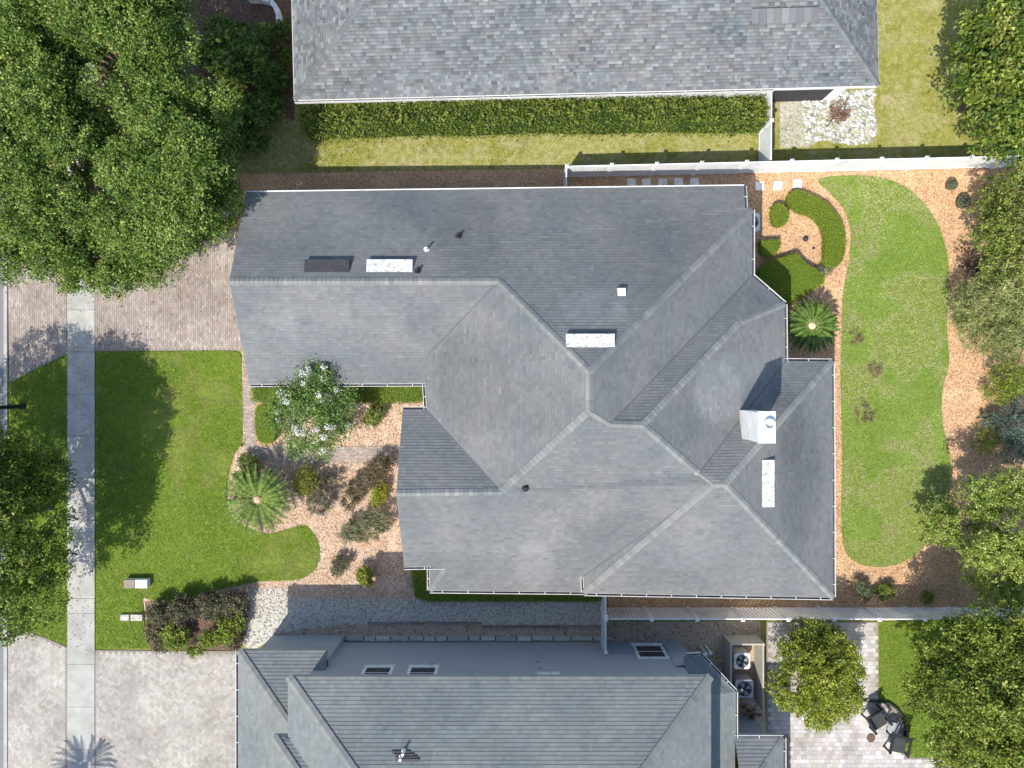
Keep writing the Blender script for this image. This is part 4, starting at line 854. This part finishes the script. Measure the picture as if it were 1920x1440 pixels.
MAT['darkcore'] = M_('dark_leaf_core', [(.015, .03, .006), (.035, .06, .012)], 20, 6, .95, .8, 50)  # dark colour stands for shade in the gaps between hedge leaves
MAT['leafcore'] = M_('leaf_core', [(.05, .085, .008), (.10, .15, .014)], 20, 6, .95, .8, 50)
HG = [(.07, .115, .010), (.13, .19, .018), (.21, .275, .032), (.30, .35, .065)]
HL = [(.16, .22, .010), (.24, .31, .016), (.31, .37, .024), (.38, .42, .045)]
hedge('long clipped green hedge against the white wall', [(560, 200), (600, 194), (660, 192), (720, 195), (800, 190), (900, 191), (1000, 187), (1120, 189), (1220, 185), (1330, 186), (1437, 184), (1437, 231), (1360, 232), (1250, 230), (1120, 234), (1000, 232), (880, 237), (780, 236), (700, 240), (620, 243), (570, 245)], 1.25, [(.06, .10, .010), (.11, .165, .016), (.175, .235, .028), (.27, .32, .06)], 101, 330, .12, .06, rough=.13, shoots=160)
hedge('low clipped hedge under the garage eave behind the white flowering tree', [(470, 727), (798, 724), (798, 752), (700, 754), (470, 752)], .7, HG, 102, 600, .06, .035)
hedge('small rounded hedge block left of the white flowering tree', [(482, 762), (508, 757), (515, 790), (512, 826), (490, 830), (480, 815), (478, 785)], .5, HL, 103, 700, .05, .03, True)
hedge('crescent-shaped clipped hedge beside the back lawn', [(1478, 375), (1490, 358), (1515, 362), (1550, 380), (1575, 410), (1586, 445), (1583, 480), (1568, 500), (1548, 495), (1548, 462), (1545, 430), (1525, 405), (1498, 395)], .5, HL, 104, 800, .05, .028, True, rough=.03)
hedge('small ball-shaped hedge inside the crescent hedge', [(1449, 402), (1452, 385), (1466, 382), (1478, 394), (1478, 412), (1466, 423), (1454, 420)], .55, HL, 105, 800, .05, .028, True, rough=.03)
hedge('small square hedge beside the east wall gutter', [(1427, 450), (1462, 450), (1463, 465), (1452, 478), (1438, 480), (1427, 470)], .5, HL, 106, 800, .05, .028, rough=.03)
hedge('diamond-shaped clipped hedge in front of the bay corner', [(1440, 492), (1495, 474), (1510, 492), (1546, 515), (1546, 530), (1500, 560), (1480, 572), (1470, 560), (1425, 520), (1425, 505)], .55, HL, 107, 800, .05, .028, rough=.03)
hedge('dark low hedge along the south wall in deep shade', [(772, 1072), (808, 1070), (815, 1108), (1085, 1112), (1130, 1120), (1120, 1128), (800, 1128), (778, 1118)], .45, HG, 108, 600, .06, .035)
# -- sago palms
def frond_mesh(L, arch, r, pal):
    m = MB(); n = 26; pts = []
    for i in range(n + 1):
        s = i / n; pts.append(Vector((L * (s * .97 - .06 * s * s), 0, .12 + arch * math.sin(s * 2.1) * L - .42 * L * s * s * arch * 1.6)))
    for i in range(n):
        m.poly([pts[i] + Vector((0, -.012, .0)), pts[i + 1] + Vector((0, -.01, .0)), pts[i + 1] + Vector((0, .01, .0)), pts[i] + Vector((0, .012, .0))], (.34, .38, .14))
    for i in range(3, n + 1):
        s = i / n; w = L * .082 * math.sin(math.pi * min(1, .18 + s * .78)) + .012; c = pal[int(r.integers(len(pal)))]
        for sg in (1, -1):
            p = pts[i]; e = p + Vector((w * .55, sg * w, w * .35 * (1 - s))); t = tuple(np.array(c) * r.uniform(.8, 1.2)); a = Vector((.02, 0, 0))
            m.poly([p - a, p + a, e + a * .4, e - a * .2] if sg < 0 else [p + a, p - a, e - a * .2, e + a * .4], t)
    me = m.mesh('frond'); me.materials.append(MAT['frond']); return me
def sago(label, px, py, h, L, nf, heart, seed, pal, cat='palm'):
    r = np.random.default_rng(seed); c = P(px, py, h); t = thing('sago_palm', label, cat, (c.x, c.y, 0))
    MB().tube([(c.x, c.y, -.05), (c.x, c.y, h * .5), (c.x, c.y, h)], [.22, .2, .17], 12).build('trunk', MAT['bark'], t)
    MB().lathe((c.x, c.y, h), [(.17, -.05), (.19, .05), (.15, .14), (.06, .19), (.01, .2)], 14).build('heart', MAT[heart], t)
    ms = [frond_mesh(L * k, a, r, [tuple(np.array(c) * q) for c in pal]) for k, a, q in ((.92, .30, 1.1), (1, .22, .95), (1.02, .10, .5), (.98, .02, .28))]  # lower tiers tinted darker, standing for shade between fronds and dead leaves
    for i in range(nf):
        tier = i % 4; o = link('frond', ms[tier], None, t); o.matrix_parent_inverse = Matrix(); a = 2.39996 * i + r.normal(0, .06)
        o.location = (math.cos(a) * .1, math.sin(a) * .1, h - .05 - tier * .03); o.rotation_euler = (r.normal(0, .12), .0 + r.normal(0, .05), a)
    return t
SP = [(.06, .125, .02), (.09, .165, .025), (.135, .215, .035), (.21, .29, .06)]
sago('large sago palm with tan centre in the front bed', 484, 936, 1.3, 1.64, 88, 'plug', 121, SP)
sago('sago palm with pale cream centre beside the east wall', 1521, 611, 1.2, 1.26, 80, 'pale', 122, SP)
r0_ = P(40, 1560); pm_ = sago('palm below the picture edge whose shadow falls on the lower driveway', 40, 1570, 2.6, 1.6, 40, 'plug', 123, SP)

# ------------------------------------------------------------------ stepping stones, edging blocks
for i, (x, y) in enumerate(((1184, 343), (1212, 343), (1242, 343), (1272, 342), (1302, 342), (1424, 349), (1458, 348), (1495, 345))):
    c = P(x, y); lab = ['leftmost stepping stone under the long grey eave', 'second stepping stone from the left under the long grey eave', 'third stepping stone from the left under the long grey eave', 'fourth stepping stone from the left under the long grey eave', 'fifth stepping stone from the left under the long grey eave', 'shaded stepping stone just right of the roof corner', 'sunlit white stepping stone above the ball-shaped hedge', 'sunlit white stepping stone at the top of the crescent hedge'][i]
    m = MB().box(-.21, .21, -.21, .21, -.02, .045, taper=.012); o = m.build('stepping_stone', MAT['whitedirty']); o.location = (c.x, c.y, 0); o.rotation_euler[2] = random.uniform(-.06, .06)
    tag(o, lab, 'stepping stone', 'stepping stones along the fence')
eg = thing('stone_edging', 'row of grey concrete edging blocks along the lower house wall', 'edging', P(800, 1193))
x = 560.0; k = 0
while x < 1120:
    w = random.choice((22, 28, 34, 40)); c0, c1 = P(x, 1193), P(x + w - 2, 1193); y = P(0, 1196).y + random.uniform(-.02, .02); t = random.uniform(.42, .6)
    MB().box(c0.x, c1.x, y - .1, y + .1, -.02, .13 + random.uniform(-.015, .015), tint=(t, t * .96, t * .9), taper=.012).build('block', MAT['stone'], eg); x += w
eg2 = thing('stone_edging', 'thin dark edging blocks between white gravel and brown stones', 'edging', P(800, 1172))
x = 690.0
while x < 1125:
    w = random.choice((16, 20, 26)); c0, c1 = P(x, 1172), P(x + w - 1.5, 1172); y = P(0, 1174 - (6 if x < 900 else 0)).y + random.uniform(-.015, .015); t = random.uniform(.16, .26)
    MB().box(c0.x, c1.x, y - .06, y + .06, -.02, .1, tint=(t, t * .9, t * .8), taper=.01).build('block', MAT['stone'], eg2); x += w
st = thing('stone_stub', 'pale concrete kerb stub at the left end of the driveway border', 'kerb stone', P(250, 1158))
for a, b in ((228, 245), (247, 270)):
    p, q = P(a, 1157), P(b, 1157); MB().box(p.x, q.x, p.y - .15, p.y + .17, -.02, .14, taper=.02).build('block', MAT['gravel'], st)

# ------------------------------------------------------------------ air conditioners
def ac(label, px, py, s, body, seed):
    c = P(px, py, .85); t = thing('air_conditioner', label, 'air conditioner', (c.x, c.y, 0)); h = .85; M0 = Matrix.Translation((c.x, c.y, 0))
    MB().box(-s / 2 - .06, s / 2 + .06, -s / 2 - .06, s / 2 + .06, -.02, .08, M0).build('pad', MAT['sand'], t)
    bm = bmesh.new(); bmesh.ops.create_cube(bm, size=1); bmesh.ops.scale(bm, vec=(s, s, h - .1), verts=bm.verts)
    bmesh.ops.bevel(bm, geom=[e for e in bm.edges if abs(e.verts[0].co.z - e.verts[1].co.z) > .1], offset=.11, segments=4, affect='EDGES', profile=.5)
    me = bpy.data.meshes.new('cabinet'); bm.to_mesh(me); bm.free(); cb = link('cabinet', me, MAT[body], t); cb.matrix_parent_inverse = Matrix(); cb.location = (0, 0, .08 + (h - .1) / 2)
    m = MB(); zt = h - .02
    n = 28; R = s * .40
    for i in range(n):
        a, b = 2 * math.pi * i / n, 2 * math.pi * (i + 1) / n
        m.poly([(c.x, c.y, zt + .004), (c.x + R * math.cos(a), c.y + R * math.sin(a), zt + .004), (c.x + R * math.cos(b), c.y + R * math.sin(b), zt + .004)])
    m.build('fan_well', MAT['charcoal'], t)
    f = MB()
    for i in range(4):
        a = i * math.pi / 2 + .4; q = [(.06, -.03, .006), (R * .85, -.12, .006), (R * .85, .1, .022), (.06, .04, .016)]
        f.poly([(c.x + x * math.cos(a) - y * math.sin(a), c.y + x * math.sin(a) + y * math.cos(a), zt + z) for x, y, z in q])
    f.build('fan', MAT['greymetal'], t)
    g = MB()
    for rr_ in (.25, .5, .75, 1):
        g.tube([(c.x + R * rr_ * math.cos(2 * math.pi * i / 24), c.y + R * rr_ * math.sin(2 * math.pi * i / 24), zt + .035) for i in range(25)], [.006] * 25, 4, False)
    for i in range(8): a = i * math.pi / 4; g.tube([(c.x, c.y, zt + .04), (c.x + R * math.cos(a), c.y + R * math.sin(a), zt + .03)], [.006, .006], 4)
    g.build('grille', MAT['dark'], t)
    return t
ac('air conditioner half hidden under the east eave', 1408, 416, .82, 'whitedirty', 1)
ac('smaller white air conditioner in the walled enclosure', 1392, 1240, .72, 'whitedirty', 2)
ac('larger grey-blue air conditioner in the walled enclosure', 1396, 1292, .82, 'greymetal', 3)
en = thing('screen_wall', 'low cream screen wall around two air conditioners', 'wall', P(1400, 1265))
k = P(1371, 1207, 1.15); k2 = P(1431, 1330, 1.15)
for n_, b in (('west_panel', (k.x - .04, k.x + .03, k.y - 2.2, k.y)), ('north_panel', (k.x + .031, k2.x - .031, k.y - .07, k.y)), ('east_panel', (k2.x - .03, k2.x + .04, k2.y, k.y))):
    MB().box(*b, -.02, 1.15).build('panel', MAT['cream'], en)
for x, y in ((k.x, k.y - .03), (k2.x, k.y - .03), (k2.x, k2.y), (k.x, k.y - 2.2)):
    MB().box(x - .055, x + .055, y - .055, y + .055, -.02, 1.2).build('post', MAT['cream'], en)
# ------------------------------------------------------------------ planters, pots and small garden things
for lab, px, py, R, sd in (('small round mossy planter near the white fence', 1786, 346, .24, 131), ('larger round mossy planter with fine foliage', 1808, 378, .32, 132)):
    c = P(px, py, .3); t = thing('planter', lab, 'planter', (c.x, c.y, 0)); r = np.random.default_rng(sd)
    MB().lathe((c.x, c.y, 0), [(R * .7, -.02), (R * .95, .15), (R, .32), (R * .98, .36), (R * .86, .36), (R * .84, .26)], 24).build('pot', MAT['glaze'], t)
    vq, tt = crown_leaves([(c.x, c.y, .3, R * .7, R * .7, .14)], 500, .09, .03, [(.07, .09, .05), (.16, .2, .12), (.3, .32, .24)], r, twig=8, spread=.06, gap=.1); quads('foliage', vq, tt, MAT['leaf'], t)
for lab, px, py, s in (('dark round stone in the crescent bed', 1510, 448, .13), ('tiny dark stone below the round stone', 1525, 466, .055)):
    c = P(px, py); m = MB().lathe((0, 0, 0), [(s, -.02), (s * 1.05, .04), (s * .8, .11), (s * .3, .14)], 12); o = m.build('garden_stone', MAT['charcoal']); o.location = (c.x, c.y, 0); tag(o, lab, 'stone')
# dry fallen frond on the white rocks
c = P(1572, 212, .1); t = thing('dry_frond', 'reddish dry palm frond lying on the white rocks', 'frond', (c.x, c.y, 0))
vq, tt = crown_leaves([(c.x, c.y, .12, .4, .55, .12)], 380, .3, .03, [(.16, .08, .05), (.3, .17, .12), (.38, .26, .2)], np.random.default_rng(140), twig=10, spread=.22, gap=.3, low=0); quads('leaflet_cluster', vq, tt, MAT['leaf'], t)
MB().tube([P(1550, 238, .08), P(1570, 212, .2), P(1592, 180, .1)], [.025, .02, .01], 6).build('stalk', MAT['bark'], t)
# utility box on the front lawn: weathered lid and white lid
c = P(254, 1095, .35); t = thing('utility_box', 'white two-lidded utility box on the front lawn', 'utility box', (c.x, c.y, 0)); M0 = Matrix.Translation((c.x, c.y, 0))
MB().box(-.54, .54, -.19, .19, -.05, .30, M0).build('cabinet', MAT['whitedirty'], t)
MB().box(-.56, -.03, -.21, .21, .30, .345, M0, taper=.02).build('lid', MAT['sand'], t); MB().box(-.025, .56, -.21, .21, .30, .36, M0, taper=.02).build('lid', MAT['white'], t)
# lamp post at the left edge
c = P(43, 762); t = thing('lamp_post', 'black street lamp post at the left edge of the picture', 'lamp post', c)
MB().lathe(c, [(.16, -.05), (.16, .12), (.1, .2), (.085, .9), (.075, 3.6), (.05, 3.6)], 14).build('pole', MAT['dark'], t)
MB().lathe((c.x, c.y, 3.6), [(.08, 0), (.17, .08), (.2, .42), (.1, .42)], 8).build('lantern', MAT['glass'], t)
MB().lathe((c.x, c.y, 4.02), [(.24, 0), (.12, .14), (.03, .22)], 8).build('lantern_roof', MAT['dark'], t)
# ------------------------------------------------------------------ patio furniture
def chair(label, px, py, rz):
    c = P(px, py, .4); t = thing('patio_chair', label, 'chair', (c.x, c.y, 0)); M0 = Matrix.Translation((c.x, c.y, 0)) @ Matrix.Rotation(rz, 4, 'Z') @ Matrix.Diagonal((1.22, 1.22, 1, 1))
    def pt(*p): return M0 @ Vector(p)
    MB().box(-.28, .28, -.28, .30, .36, .44, M0, taper=.015).build('seat', MAT['charcoal'], t)
    for i in range(6):
        x = -.27 + i * .108; m = MB(); a = [pt(x - .042, -.26, .42), pt(x + .042, -.26, .42), pt(x + .042, -.50, 1.0), pt(x - .042, -.50, 1.0)]; d = M0.to_3x3() @ Vector((0, -.03, -.01))
        m.poly(a); m.poly([p + d for p in reversed(a)])
        for j in range(4): m.poly([a[j], a[j] + d, a[(j + 1) % 4] + d, a[(j + 1) % 4]])
        m.build('back_slat', MAT['dark'], t)
    for s in (-1, 1):
        MB().box(s * .34 - .05, s * .34 + .05, -.36, .34, .60, .635, M0).build('arm_rest', MAT['dark'], t)
        for y in (-.3, .28): MB().box(s * .34 - .03, s * .34 + .03, y - .03, y + .03, 0.02, .60, M0).build('leg', MAT['dark'], t)
    MB().tube([pt(-.34, -.46, .88), pt(.34, -.46, .88)], [.02, .02], 6).build('back_rail', MAT['dark'], t)
    return t
chair('black slatted patio chair at the top of the curved patio edge', 1645, 1350, -2.6)
chair('black patio chair at the lower end of the curved patio edge', 1684, 1396, 2.95)
c = P(1675, 1366, .45); t = thing('side_table', 'small grey round table between the two black chairs', 'table', (c.x, c.y, 0))
MB().lathe((c.x, c.y, .42), [(.05, -.02), (.27, 0), (.27, .03), (.1, .03)], 20).build('table_top', MAT['greymetal'], t)
for a in (0, 2.1, 4.2): MB().tube([(c.x + .2 * math.cos(a), c.y + .2 * math.sin(a), .02), (c.x + .12 * math.cos(a), c.y + .12 * math.sin(a), .42)], [.015, .015], 6).build('leg', MAT['dark'], t)
t = thing('seat_wall', 'low curved edging with its shadow coloured in around the patio seating corner', 'edging', P(1690, 1350))
arc = [(1606, 1311), (1650, 1314), (1665, 1317), (1681, 1329), (1692, 1345), (1697, 1366), (1696, 1388)]
for a, b in zip(arc, arc[1:]): MB().beam(P(*a), P(*b), .07, -.02, .16).build('block', MAT['charcoal'], t)  # charcoal along the arc stands for the low wall's shadow
c = P(1402, 1362, .5); t = thing('storage_bench', 'dark grey storage bench against the lower house wall', 'bench', (c.x, c.y, 0)); M0 = Matrix.Translation((c.x, c.y, 0))
MB().box(-.42, .42, -.22, .22, .0, .45, M0).build('chest', MAT['charcoal'], t); MB().box(-.45, .45, -.25, .25, .45, .5, M0, taper=.02).build('lid', MAT['greymetal'], t)
tree('potted_shrub', 'reddish small shrub between bench and air conditioners', 'shrub', [(1403, 1334, .4, 13), (1412, 1338, .35, 9)], 500, .08, .035, [(.06, .03, .02), (.14, .08, .04), (.16, .17, .06)], 151, .015, trunk='stem', gap=.2, spread=.1)
c = P(1632, 1383); o = MB().lathe((0, 0, 0), [(.19, .0), (.19, .055), (.16, .06), (.05, .05)], 20).build('ground_lid', MAT['darkmulch']); o.location = (c.x, c.y, .01); tag(o, 'brown round lid set in the pale patio', 'lid')
for lab, px, py in (('white vertical utility pipe left of its twin by the lower roof corner', 1323, 1225), ('white vertical utility pipe right of its twin by the lower roof corner', 1332, 1223)):
    c = P(px, py, .9); o = MB().lathe((0, 0, 0), [(.055, -.05), (.055, .9), (.085, .9), (.085, .97), (.04, .97)], 12).build('utility_pipe', MAT['white']); o.location = (c.x, c.y, 0); tag(o, lab, 'pipe')

t = thing('garden_edging', 'pale curved edging wall at the top left corner of the mottled roof', 'edging', P(515, 15))
arc = [(470, 2), (495, 3), (512, 8), (521, 20), (526, 34), (527, 52)]
for a, b in zip(arc, arc[1:]): MB().beam(P(*a), P(*b), .22, -.02, .35).build('block', MAT['whitedirty'], t)
shrub('leafy fern-like shrub below the pale curved edging', [(450, 75, .5, 30), (415, 60, .5, 28), (400, 110, .5, 30), (500, 70, .5, 24)], 4200, .12, .045, GREEN, 187)
shrub('dull green ground shrub beside the oak trunk and garage corner', [(430, 180, .4, 34), (420, 225, .4, 30), (480, 260, .3, 26), (410, 290, .4, 30)], 3600, .10, .045, GREEN, 188)
